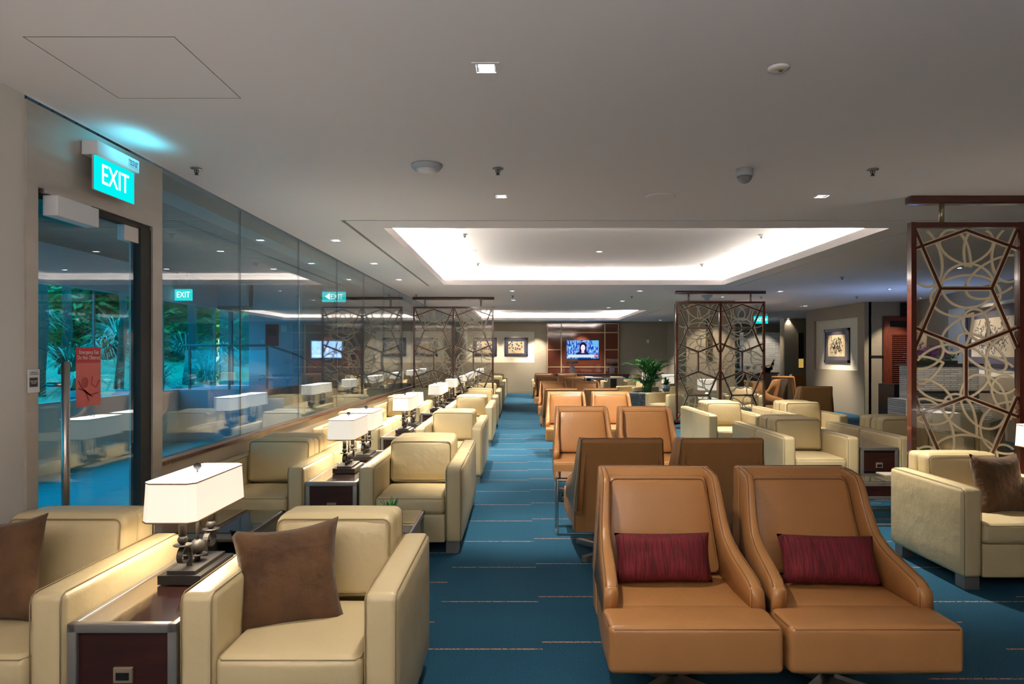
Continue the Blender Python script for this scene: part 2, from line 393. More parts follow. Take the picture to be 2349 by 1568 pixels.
for y in jo:
    p = MB().box(XW-.046, XW-.034, yj+.003, y-.003, .725, CEIL).build('window_%d' % k, 'glass'); p['kind'] = 'structure'; p['label'] = 'tall clear pane on the half wall'
    MB().box(XW-.045, XW-.035, y-.003, y+.003, .725, CEIL).build('joint', P('silicone', (.10, .16, .17), .3) if k == 1 else bpy.data.materials['silicone'], p)
    yj = y; k += 1
struct('trim_4', MB().box(XW-.07, XW-.045, DY1, FAR, .725, .74).box(XW-.035, XW-.02, DY1, FAR, .725, .738), 'steel', 'steel channel holding the panes')
# --- corridor and garden beyond the glazing
CX = -5.56
struct('floor_corridor', MB().box(CX-.3, XW-.06, -2, 29, -.1, 0), 'blue_floor', 'bright blue corridor floor')
sl = MB(); sl.box(CX-.3, XW-.10, -2, 29, 2.76, 2.8)
y = 1.0
while y < 20: sl.box(CX-.2, XW-.2, y, y+.085, 2.735, 2.762); y += .10
struct('ceiling_corridor', sl, P('slatted ceiling', (.075, .085, .09), .6), 'dark slatted corridor ceiling')
struct('wall_header', MB().box(XW-.25, XW-.05, DY1, FAR, 2.52, 2.76), 'slate', 'slate coloured beam along the outside of the glazing')
struct('wall_parapet', MB().box(CX-.12, CX, -2, 11.15, 0, .85), P('grey parapet', (.60, .54, .50), .8), 'low grey wall under the garden windows')
struct('wall_corridor', MB().box(CX-.12, CX, -2, 13, 2.27, 2.8).box(CX-.12, CX, 4.6, 5.3, .85, 2.3).box(CX-.12, XW-.1, -2.1, -2, 0, 2.8), 'corr_wall', 'corridor wall above the garden windows')
wy = [-2, .6, 3, 5.3, 7.1, 9.0, 10.75, 12.6]
for a, b in zip(wy[:-1], wy[1:]):
    p = MB().box(CX-.05, CX-.04, a+.01, b-.01, .85, 2.27).build('window_%d' % k, 'glass_teal'); k += 1; p['kind'] = 'structure'; p['label'] = 'teal tinted garden window'
    MB().box(CX-.055, CX-.03, b-.012, b+.012, .85, 2.27).build('mullion', 'slate', p)
pf = MB(); pf.box(CX-.1, -4.1, 11.15, 14, 0, .85)
for i in range(5): pf.box(-4.1+.27*i, -4.1+.27*(i+1), 11.15, 12.55, 0, .85-.14*(i+1))
struct('floor_platform', pf, P('platform paint', (.34, .38, .45), .7), 'raised platform with steps in the corridor')
struct('wall_far_corridor', MB().box(-4.98, -4.0, 12.6, 12.75, .85, 2.76).box(-4.1, -4.0, 12.75, 25.5, 0, 2.76).box(-4.1, XW, 25.31, 25.5, 0, 2.76).box(CX, -4.9, 12.6, 12.7, 2.3, 2.76), 'corr_wall', 'blue grey wall at the end of the corridor')
p = MB().box(CX+.02, -4.98, 12.63, 12.64, .86, 2.3).build('window_%d' % k, 'glass_teal'); k += 1; p['kind'] = 'structure'; p['label'] = 'teal window at the end of the platform'
MB().box(-5.36, -5.30, 12.6, 12.68, .86, 2.3).box(CX, -4.98, 12.6, 12.68, 2.26, 2.32).build('mullion', 'slate', p)
MB().tube([(CX+.06, 11.3, 1.2), (CX+.06, 11.3, 1.75)], .012, 8).build('pull_handle', 'steel', p)
rl = thing('stair_railing', 'steel and glass railing on the corridor steps behind the glazing', 'railing', (-4.1, 11.2, .85))
MB().tube([(-1.4, 0, .72), (0, 0, .72), (.5, 0, .55), (1.3, 0, -.0)], .018, 8).build('handrail', 'slate', rl)
for x, z0, z1 in ((-1.3, 0, .72), (-.65, 0, .72), (-.03, 0, .72), (.62, -.45, .47), (1.25, -.8, .03)): MB().box(x-.015, x+.015, -.015, .015, z0, z1).build('post', 'slate', rl)
MB().prism([(-1.38, .08), (0, .08), (0, .64), (-1.38, .64)], 'y', -.004, .004).build('glass_infill', 'glass', rl)
fb = thing('fire_notice', 'small red fire notice on the blue grey corridor wall', 'sign', (-4.55, 12.585, 1.78))
MB().box(-.12, .12, 0, .012, -.2, .2).build('board', P('fire red', (.35, .02, .03), .5), fb)
MB().box(.17, .27, 0, .012, .06, .18).build('call_point', 'white_plastic', fb)
MB().box(-.08, .08, -.003, 0, -.02, .12).build('panel_print', P('notice print', (.10, .015, .02), .6), fb)
# garden
gd = MB(); n = 26; vs, fs = [], []
for i in range(n+1):
    for j in range(n+1):
        x, y = CX-.13-i*1.0, -1+j*1.15; dd = i
        vs.append((x, y, .42+min(1.6, dd*.10)+.12*noise.noise(Vector((x*.5, y*.5, 1)))))
for i in range(n):
    for j in range(n): a = i*(n+1)+j; fs.append((a, a+1, a+n+2, a+n+1))
gd.add(vs, fs, 0, True); struct('ground_garden', gd, 'grass', 'sloping garden lawn')
rnd = random.Random(4)
def rock(r, sd):
    mb = MB(); mb.ball((0, 0, 0), r, 14); q = MB()
    for i, p in enumerate(mb.v):
        v = Vector(p); k_ = 1 + .45*noise.noise(v*(1.8/r)+Vector((sd*3.1, sd, 0))); mb.v[i] = (v.x*k_*1.25, v.y*k_, v.z*k_*.7)
    return mb
rp = [Proto(rock(.33, s_).build('garden_rock', 'rock')) for s_ in (1, 2, 3)]
for pr in rp: pr.root['category'] = 'rock'
for i in range(19):
    y = 7.0+i*.66; x = CX-.62-(i % 2)*.45
    o = rp[i % 3].put('rounded grey garden boulder along the foot of the garden windows', (x, y, .55+rnd.random()*.12), rnd.random()*6, 'boulders outside the garden windows')
    s_ = .55+rnd.random()*.35; o.scale = (s_, s_, s_)
def clump(nl, L, wd, sd, arch=1.0):
    rr = random.Random(sd); mb = MB()
    for i in range(nl):
        a = rr.random()*2*PI; ln = L*(.6+.4*rr.random()); up = .35+.65*rr.random(); w0 = wd*(.7+.6*rr.random()); pts = []
        for j in range(7):
            t = j/6; rad = ln*(.06+up*.0+t*(.75-.3*up)); z = ln*(up*1.3*t - arch*(.9)*t*t*up**.5*(.9+.3*rr.random()*0))
            pts.append(Vector((rad*math.cos(a), rad*math.sin(a), z)))
        sd_ = Vector((-math.sin(a), math.cos(a), 0)); vs = []
        for j, q in enumerate(pts): wj = w0*(1-(j/6)**2)+.002; vs += [q-sd_*wj, q+sd_*wj]
        mb.add(vs, [(2*j, 2*j+1, 2*j+3, 2*j+2) for j in range(6)], 0, True)
    return mb
cp = [Proto(tag(clump(150, 1.5, .022, 5).build('pampas_clump', 'pampas'), 'x', 'plant')), Proto(tag(clump(170, 1.2, .018, 8, 1.15).build('pampas_clump', 'pampas'), 'x', 'plant'))]
gsp = [(-7.4, 9.0, .75, .9), (-7.3, 11.3, .7, .85), (-9.3, 10.5, 1.4, 1.1), (-9.6, 13.0, 1.5, 1.1), (-7.2, 13.4, .7, .9), (-11.8, 11.6, 1.9, 1.2), (-11.9, 14.6, 1.9, 1.3),
       (-9.3, 15.4, 1.3, 1.1), (-13.6, 17.6, 2.0, 1.5), (-10.6, 18.2, 1.6, 1.3), (-7.3, 16.0, .7, 1.0), (-8.3, 18.6, .9, 1.1), (-12.2, 20.8, 1.8, 1.4), (-9.4, 21.4, 1.3, 1.2), (-7.0, 20.9, .8, 1.0), (-8.2, 10.1, 1.1, .8), (-8.3, 12.6, 1.1, .8), (-10.3, 9.2, 1.7, 1.1), (-10.8, 12.2, 2.1, 1.0), (-10.5, 14.8, 2.0, 1.0), (-8.5, 17.4, 1.4, .9), (-13.2, 13.2, 2.3, 1.3), (-13.6, 15.6, 2.2, 1.1)]
for i, (x, y, z, s_) in enumerate(gsp):
    o = cp[i % 2].put('arching long leaved grass clump growing in the garden', (x, y, z), i*1.3, 'grass clumps in the garden'); o.scale = (s_, s_, s_)
for i, (x, y, r) in enumerate(((-8.45, 11.9, .13), (-10.9, 16.3, .12), (-8.2, 16.9, .12), (-8.4, 14.3, .08))):
    mb = MB(); mb.tube([(0, 0, -.4), (.05, 0, .3), (.1, .05, 1.2), (.02, .1, 2.6), (-.1, 0, 4.6)], [r*1.4, r, r*.85, r*.75, r*.6], 10)
    t = thing('garden_tree', 'slim dark tree trunk standing among the garden grasses', 'tree', (x, y, .8), 0, 'trees in the garden'); mb.build('trunk', 'bark', t)
    cr = clump(110, 1.1, .028, 20+i, 1.2); cr.build('crown', 'pampas', t).location = (-.1, 0, 3.1)
hd = MB(); rr = random.Random(9)
for i in range(10500):
    if i < 5200:
        x, y = -15.8-rr.random()*2.5, 4+rr.random()*26; z = .6+rr.random()*4.0
        if 15.0 < y < 17.6 and z > 2.3: continue
    else: x, y, z = -17+rr.random()*12.5, 25.8+rr.random()*2, .6+rr.random()*4.6
    a, b = rr.random()*6.3, rr.random()*1.2; s_ = .16+.16*rr.random()
    u = Vector((math.cos(a), math.sin(a), b-.5))*s_; v = Vector((-math.sin(a)*.5, math.cos(a)*.5, .4))*s_*.5; c = Vector((x, y, z))
    hd.add([c-u, c+v, c+u, c-v], [(0, 1, 2, 3)])
nh = 60; vs = []; fs = []          # solid core of the hedge behind its leaves
path = [(-17.2, 3+15.0*k/24) for k in range(20)] + [(-17.2, 17.9+8.5*k/10) for k in range(10)] + [(-17.2+13*k/20, 27.2) for k in range(21)]
for k, (x, y) in enumerate(path):
    top = 2.2 if 14.8 < y < 17.7 else 4.6+.5*noise.noise(Vector((x*.6, y*.6, 2)))
    vs += [(x, y, .2), (x, y, top), (x-.8 if k < 30 else x, y if k < 30 else y+.8, top*.9), (x-.8 if k < 30 else x, y if k < 30 else y+.8, .2)]
for k in range(len(path)-1):
    for q in range(4): a_ = 4*k; fs.append((a_+q, a_+(q+1) % 4, a_+4+(q+1) % 4, a_+4+q))
hd.add(vs, fs, 0)
tag(hd.build('hedge', 'green_dark'), 'dense hedge closing off the back of the garden', 'hedge')
# --- far wall
niche = lambda x0, x1, z0, z1: (x0, x1, z0, z1)
def wall_y(name, x0, x1, y, z0, z1, holes, mat, depth=.05, thick=.12, label=None, hm='niche'):
    """wall facing -y with recessed panels"""
    mb = MB(); xs = sorted({x0, x1} | {v for h in holes for v in h[:2]}); zs = sorted({z0, z1} | {v for h in holes for v in h[2:]})
    for i in range(len(xs)-1):
        for j in range(len(zs)-1):
            cx, cz = (xs[i]+xs[i+1])/2, (zs[j]+zs[j+1])/2; h = any(q[0] < cx < q[1] and q[2] < cz < q[3] for q in holes)
            mb.box(xs[i], xs[i+1], y+(depth if h else 0), y+thick, zs[j], zs[j+1], 1 if h else 0)
    return struct(name, mb, [mat, hm], label)
wall_y('wall_far', XW, 5.5, FAR, 0, CEIL, [(-1.95, .58, 1.13, 2.29)], 'wall', label='taupe far wall with a pale recessed picture panel')
struct('baseboard_far', MB().box(XW, 1.0, FAR-.012, FAR, 0, .08).box(3.72, 5.5, FAR-.012, FAR, 0, .08), P('taupe skirting', (.30, .25, .16), .6))
struct('wall_angled', MB().prism([(5.5, FAR), (5.9, FAR-1.0), (6.05, FAR-1.0), (5.7, FAR+.1)], 'z', 0, CEIL), 'wall')
struct('wall_pillar', MB().box(3.78, 4.88, 15.4, 16.6, 0, CEIL), 'wall', 'taupe pillar behind the middle screen')
# bar area
struct('wall_bar', MB().box(5.9, XR, 27.0, 27.1, 0, CEIL).box(13.9, XR, 15.8, 27, 0, CEIL).box(9.4, XR, 15.8, 15.9, 0, CEIL), 'wall')
struct('wall_stone', MB().box(7.9, 9.3, 24.0, 24.4, 0, 2.2), 'stone', 'white stacked stone wall behind the bar')
bc = MB(); bc.box(8.95, 10.05, 23.0, 23.4, 0, CEIL); struct('wall_bar_column', bc, 'wall', 'taupe column beside the bar')
struct('wall_dark', MB().box(10.0, 13, 23.6, 23.8, 0, CEIL), P('charcoal wall', (.05, .055, .07), .6))
# right: door wall, picture wall, slanted wall
wy0, wy1 = 15.8, 19.0
mb = MB(); zs = [0, 1.04, 2.32, CEIL]; ysx = [wy0, 16.12, 18.5, wy1]
for i in range(3):
    for j in range(3):
        h = (i == 1 and j == 1); mb.box(8.0+(.06 if h else 0), 8.16, ysx[i], ysx[i+1], zs[j], zs[j+1], 1 if h else 0)
struct('wall_right', mb, ['wall', 'niche'], 'taupe wall with a recessed panel round the ink picture')
struct('trim_5', MB().tube([(7.998, 15.79, 0), (7.998, 15.79, CEIL)], .008, 6), 'brass', 'thin metal corner strip')
struct('wall_door', MB().box(8.1, 8.42, 15.8, 15.95, 0, CEIL).box(8.42, 9.4, 15.8, 15.95, 2.28, CEIL).box(9.25, 9.4, 15.8, 15.95, 0, 2.28), 'wall', 'taupe wall around the louvred door')
dr = tag(MB().box(8.42, 8.56, 15.74, 15.9, 0, 2.30).box(9.12, 9.26, 15.74, 15.9, 0, 2.30).box(8.56, 9.12, 15.74, 15.9, 2.20, 2.30).build('door_2', 'wood_red'), 'mahogany louvred door', None, None, 'structure')
MB().box(8.56, 8.64, 15.80, 15.86, 0, 2.06).box(9.04, 9.12, 15.80, 15.86, 0, 2.06).box(8.64, 9.04, 15.80, 15.86, 1.88, 2.06).box(8.64, 9.04, 15.80, 15.86, 0, .32).build('door_leaf', 'wood_red', dr)
lv = MB()
for i in range(34): z = .34+i*.0455; lv.prism([(15.80, z), (15.815, z-.004), (15.86, z+.034), (15.845, z+.038)], 'x', 8.64, 9.04)
lv.build('louvres', 'wood_red', dr)
MB().box(8.56, 9.12, 15.86, 15.88, 0, 2.2).build('backing', 'dark', dr)
MB().box(8.12, 8.42, 15.77, 15.80, 1.365, 1.40).build('door_plate', 'black', dr)
# slanted wall with large picture
A, B = Vector((9.12, 15.8)), Vector((4.837, -2.2)); dv = (B-A).normalized(); nv = Vector((-dv.y, dv.x))
if nv.x > 0: nv = -nv
LW = (B-A).length
ang = math.atan2(dv.y, dv.x)
def on_slant(s_, off=0, z=0): q = A+dv*s_+nv*off; return (q.x, q.y, z)
sm = MB()
def sbox(mb, s0, s1, o0, o1, z0, z1, mi=0):
    vs = [on_slant(s_, o, z) for z in (z0, z1) for o in (o0, o1) for s_ in (s0, s1)]
    mb.add(vs, [(0, 2, 3, 1), (4, 5, 7, 6), (0, 1, 5, 4), (2, 6, 7, 3), (0, 4, 6, 2), (1, 3, 7, 5)], mi)
sbox(sm, 0, 2.0, -.1, 0, 0, CEIL); sbox(sm, 2.0, 6.5, -.1, 0, 0, 1.04); sbox(sm, 2.0, 6.5, -.1, 0, 2.33, CEIL); sbox(sm, 2.0, 6.5, -.1, -.05, 1.04, 2.33, 1); sbox(sm, 6.5, LW, -.1, 0, 0, CEIL)
struct('wall_slanted', sm, ['wall', 'niche'], 'taupe wall with a long pale recess on the right')
struct('wall_stone', MB().box(6.55, 7.62, 11.3, 11.75, 0, 1.24), 'stone', 'white stacked stone planter wall behind the right screen')
struct('wall_stone_ledge', MB().box(6.35, 6.55, 11.2, 11.75, 0, .68).box(6.55, 7.7, 11.1, 11.3, 0, .62), 'stone')
struct('trim_6', MB().box(6.55, 7.9, 11.02, 11.3, .80, .83).box(6.5, 7.66, 11.26, 11.8, 1.24, 1.27), 'black', 'black stone shelves on the planter wall')
# ------------------------------------------------------------------ furniture
def loop_rect(cx, cz, hx, hz, r, y, k=4):
    pts = []
    for (sx, sz, a0) in ((1, 1, 0), (-1, 1, PI/2), (-1, -1, PI), (1, -1, 1.5*PI)):
        for i in range(k+1):
            a = a0+PI/2*i/k; pts.append((cx+sx*(hx-r)+r*math.cos(a), y, cz+sz*(hz-r)+r*math.sin(a)))
    return pts
def make_armchair():
    t = thing('armchair', 'x', 'armchair'); W, D, aw = .372, .405, .122
    b = MB(); b.rbox((0, -D+.075, .178), (.50, .15, .20), .012); b.box(-.25, .25, -D+.1, D-.05, .085, .26)
    b.build('base', 'cream', t)
    for s in (-1, 1):
        a = MB(); cx = s*(W-aw/2); a.rbox((cx, 0, .345), (aw, 2*D, .535), .028, puff=(.003, .004, .004), n=4)
        for q in (-1, 1):
            x = cx+q*(aw/2-.010); e = .0015
            a.tube([(x, -D-e, .09), (x, -D-e, .575), (x, -D+.008, .6015), (x, -D+.03, .6130), (x, D-.04, .6130), (x, D-.01, .60), (x, D+.0015, .575)], .0022, 5, mi=1)
        a.build('arm', ['cream', 'cream_seam'], t)
    bk = MB(); bk.rbox((0, D-.065, .42), (.50, .125, .63), .03, puff=(0, .004, .006), n=4)
    bk.tube(loop_rect(0, .42, .246, .311, .035, D+.0005), .002, 5, True, 1); bk.build('back_frame', ['cream', 'cream_seam'], t)
    lean = lambda x, y, z: (x, y+(z-.40)*.10, z)
    bc_ = MB(); bc_.rbox((0, D-.205, .575), (.496, .135, .33), .035, puff=(0, .022, .012), n=6, fn=lean)
    bc_.tube([lean(*p) for p in loop_rect(0, .575, .236, .153, .03, D-.205-.0705)], .0035, 6, True, 1)
    bc_.tube([lean(*p) for p in loop_rect(0, .575, .236, .153, .03, D-.205+.0695)], .003, 5, True, 1)
    bc_.build('back_cushion', ['cream', 'cream_seam'], t)
    sc = MB(); sc.rbox((0, -D+.265, .342), (.496, .545, .118), .028, puff=(0, .008, .016), n=6)
    y0 = -D-.0085
    sc.tube([(-.242, -D+.24, .392), (-.242, -D+.02, .392), (-.225, y0+.006, .391), (.225, y0+.006, .391), (.242, -D+.02, .392), (.242, -D+.24, .392)], .0028, 6, mi=1)
    sc.tube([(-.236, y0+.012, .292), (.236, y0+.012, .292)], .0025, 6, mi=1)
    sc.build('seat_cushion', ['cream', 'cream_seam'], t)
    for sx in (-1, 1):
        for sy in (-1, 1):
            MB().box(sx*.30-.045, sx*.30+.045, sy*.335-.045, sy*.335+.045, 0, .085).build('leg', 'pewter', t)
    return t
armchair = Proto(make_armchair())
def make_table():
    t = thing('lamp_table', 'x', 'side table'); W, D, H = .185, .405, .512
    f = MB()
    for y in (-D+.014, D-.014):
        for x in (-W+.016, W-.016): f.rbox((x, y, H/2), (.032, .028, H), .004)
        f.rbox((0, y, H-.016), (2*W, .028, .032), .004); f.rbox((0, y, .016), (2*W, .028, .03), .004)
    for x in (-W+.012, W-.012): f.rbox((x, 0, H-.016), (.024, 2*D, .032), .004)
    f.build('metal_frame', 'pewter', t)
    MB().box(-W+.02, W-.02, -D+.016, D-.016, .03, H-.03).build('cabinet_body', 'wood', t)
    MB().box(-W+.024, W-.024, -D+.028, D-.028, H-.03, H-.004).build('table_top', 'wood_top', t)
    s = MB().rbox((0, -D+.012, .335), (.066, .012, .054), .003).build('power_socket', P('socket brass', (.24, .19, .13), .4, .3), t)
    MB().box(-.022, .022, -D+.0035, -D+.006, .320, .345).build('socket_face', 'black', s)
    return t
table = Proto(make_table())
def make_lamp():
    t = thing('table_lamp', 'x', 'lamp')
    MB().box(-.085, .085, -.155, .155, 0, .036).build('plinth', 'plinth', t)
    MB().box(-.056, .056, -.138, .138, .036, .05).build('base_board', 'iron', t)
    st = MB()
    st.tube([(0, 0, .10), (0, 0, .30)], .0075, 8); st.ball((0, 0, .110), .031, 18)
    for y_ in (-.016, 0, .016): st.tube([(0, y_, .05), (0, y_, .085)], .005, 6)
    st.lathe([(.001, .074), (.034, .075), (.038, .079), (.001, .080)], n=20); st.build('stem', 'iron', t)
    for s in (-1, 1):
        c = MB(); pa = [(0, s*.068, .05), (0, s*.068, .105)]
        pa += [(0, s*(.110-.042*math.cos(a)), .105+.036*math.sin(a)) for a in [PI*i/10 for i in range(1, 11)]]
        pa += [(0, s*(.118+.034*math.cos(a)), .105-.026*math.sin(a)) for a in [PI*i/8 for i in range(1, 7)]] + [(0, s*.098, .100)]
        c.tube(pa, (.011, .0035), 4, flat=(1, 0, 0))
        c.lathe([(.001, .146), (.034, .148), (.036, .151), (.001, .152)], (0, s*.125, 0), 18); c.ball((0, s*.125, .171), .0195, 14)
        c.tube([(0, s*.125, .188), (0, s*.125, .27)], .015, 12); c.build('scroll_arm', 'iron', t)
    def outline(hx, hy, ch): return [(-hx, -hy+ch), (-hx+ch, -hy), (hx-ch, -hy), (hx, -hy+ch), (hx, hy-ch), (hx-ch, hy), (-hx+ch, hy), (-hx, hy-ch)]
    z0, z1 = .266, .414; o0 = outline(.104, .25, .026); o1 = outline(.098, .243, .026); s = MB(); vs = []
    for o, z in ((o0, z0), (o1, z1)): vs += [(x, y, z) for x, y in o]
    vs += [(x*.985, y*.993, z) for (x, y, z) in vs]
    fs = [(i, (i+1) % 8, 8+(i+1) % 8, 8+i) for i in range(8)] + [(16+i, 24+i, 24+(i+1) % 8, 16+(i+1) % 8) for i in range(8)] + [(i, 16+i, 16+(i+1) % 8, (i+1) % 8) for i in range(8)]
    s.add(vs, fs); sh = s.build('lamp_shade', 'shade', t)
    MB().prism(o1, 'z', z1, z1+.004).build('shade_top', 'shade_top', sh)
    tr = MB(); tr.tube([(x*1.005, y*1.003, z0) for x, y in o0], .0028, 6, True); tr.tube([(x*1.005, y*1.003, z1) for x, y in o1], .0028, 6, True)
    tr.build('piping', 'shade_trim', sh)
    MB().lathe([(.004, .418), (.004, .428), (.0135, .434), (.0165, .443), (.0135, .453), (.0001, .458)], n=14).build('finial', 'iron', t)
    light(BULB, t, (0, -.09, .33)); light(BULB, t, (0, .09, .33))
    return t
lamp = Proto(make_lamp())
XG, XM, XA = -1.908, -1.340, -.777      # glazing-side chair, table, aisle-side chair
LR = [(2.30, 1), (4.87, 1), (5.69, 0), (7.53, 1), (8.35, 0), (10.6, 1), (11.42, 0), (13.1, 1), (15.2, 1), (16.02, 0), (18.0, 1), (18.82, 0), (20.8, 1), (21.62, 0), (23.6, 1)]
ORD = ['nearest', 'second', 'third', 'fourth', 'fifth', 'sixth', 'seventh', 'eighth', 'ninth', 'tenth', 'eleventh', 'twelfth', 'thirteenth', 'fourteenth', 'last']
for i, (y, face) in enumerate(LR):
    rz = 0 if face else PI; fc = 'facing the camera' if face else 'turned away from the camera'
    yc = y+.407; ex = {0: 'cream armchair with brown velvet pillow'}.get(i, 'cream leather armchair')
    armchair.put('%s, glazing side of the %s left row, %s' % (ex, ORD[i], fc), (XG, yc, 0), rz, 'cream armchairs along the glazing')
    armchair.put('%s, aisle side of the %s left row, %s' % (ex, ORD[i], fc), (XA, yc, 0), rz, 'cream armchairs along the glazing')
    table.put('dark wood and metal lamp table between the two armchairs of the %s left row' % ORD[i], (XM, yc, 0), rz, 'lamp tables along the glazing')
    ly = yc + (.10 if face else -.10) + (.04 if i == 0 else 0)
    lamp.put('glowing box shaded iron table lamp on the lamp table of the %s left row' % ORD[i], (XM, ly, .512), rz, 'box shaded lamps along the glazing')
# right hand armchairs
RA = [(3.04, 4.10, 0, 'cream leather armchair with a brown pillow in front of the nearest fretwork screen'),
      (4.19, 4.10, 0, 'cream leather armchair cut by the right edge beside the lit lamp'),
      (2.965, 6.68, 0, 'cream leather armchair facing the camera left of the boxed wood table, behind the tan chairs'),
      (2.965, 7.50, 1, 'cream leather armchair backing onto the one left of the boxed wood table'),
      (4.105, 6.68, 0, 'cream leather armchair right of the boxed wood table, partly behind the near screen post'),
      (4.105, 7.50, 1, 'cream leather armchair backing onto the one right of the boxed wood table'),
      (2.915, 9.13, 0, 'cream leather armchair facing the camera just in front of the middle fretwork screen'),
      (2.915, 9.95, 1, 'cream leather armchair turned to the middle screen, back to the one in front'),
      (4.04, 9.13, 0, 'cream leather armchair right of centre, in front of the brown backed swivel chair'),
      (4.04, 9.95, 1, 'cream leather armchair turned away, just in front of the brown backed swivel chair')]
for x, y, aw_, lb in RA: armchair.put(lb, (x, y+.407, 0), PI if aw_ else 0, 'cream armchairs on the right')
for x, y, lb in ((3.61, 4.10, 'dark wood lamp table right of the pillowed armchair at the right edge'), (3.535, 6.68, 'dark boxed wood table with a white socket between two right hand armchairs'),
                 (3.535, 7.50, 'dark wood table behind the boxed one between the turned away armchairs'), (3.478, 9.13, 'dark wood table between the armchairs in front of the middle screen'),
                 (3.478, 9.95, 'dark wood table between the turned away armchairs by the middle screen')):
    table.put(lb, (x, y+.407, 0), 0, 'boxed wood tables on the right')
lamp.put('glowing box shaded lamp cut off at the right edge beside the near screen', (3.61, 4.60, .512), 0)
for x, y, a, lb in ((3.2, 14.3, -PI/3, 'cream armchair turned to the left just behind the left post of the middle screen'), (3.02, 17.4, -PI/3, 'cream armchair turned to the left behind the palm planter'),
                    (4.55, 13.95, -.2, 'cream armchair seen through the right half of the middle screen'), (3.6, 22.6, -PI/2, 'small cream armchair turned sideways by the far wall right of the white table'),
                    (2.05, 21.2, PI, 'low cream armchair behind the white table, left one'), (2.95, 21.2, PI, 'low cream armchair behind the white table, right one under the drum lamp'),
                    (.80, 22.4, 0, 'cream armchair at the far end of the aisle behind the last tan chairs'),
                    (5.6, 8.6, PI*.75, 'cream armchair seen through the lower part of the near screen'), (4.80, 20.1, -PI/3, 'cream armchair far back behind the green foliage')):
    armchair.put(lb, (x, y, 0), a)
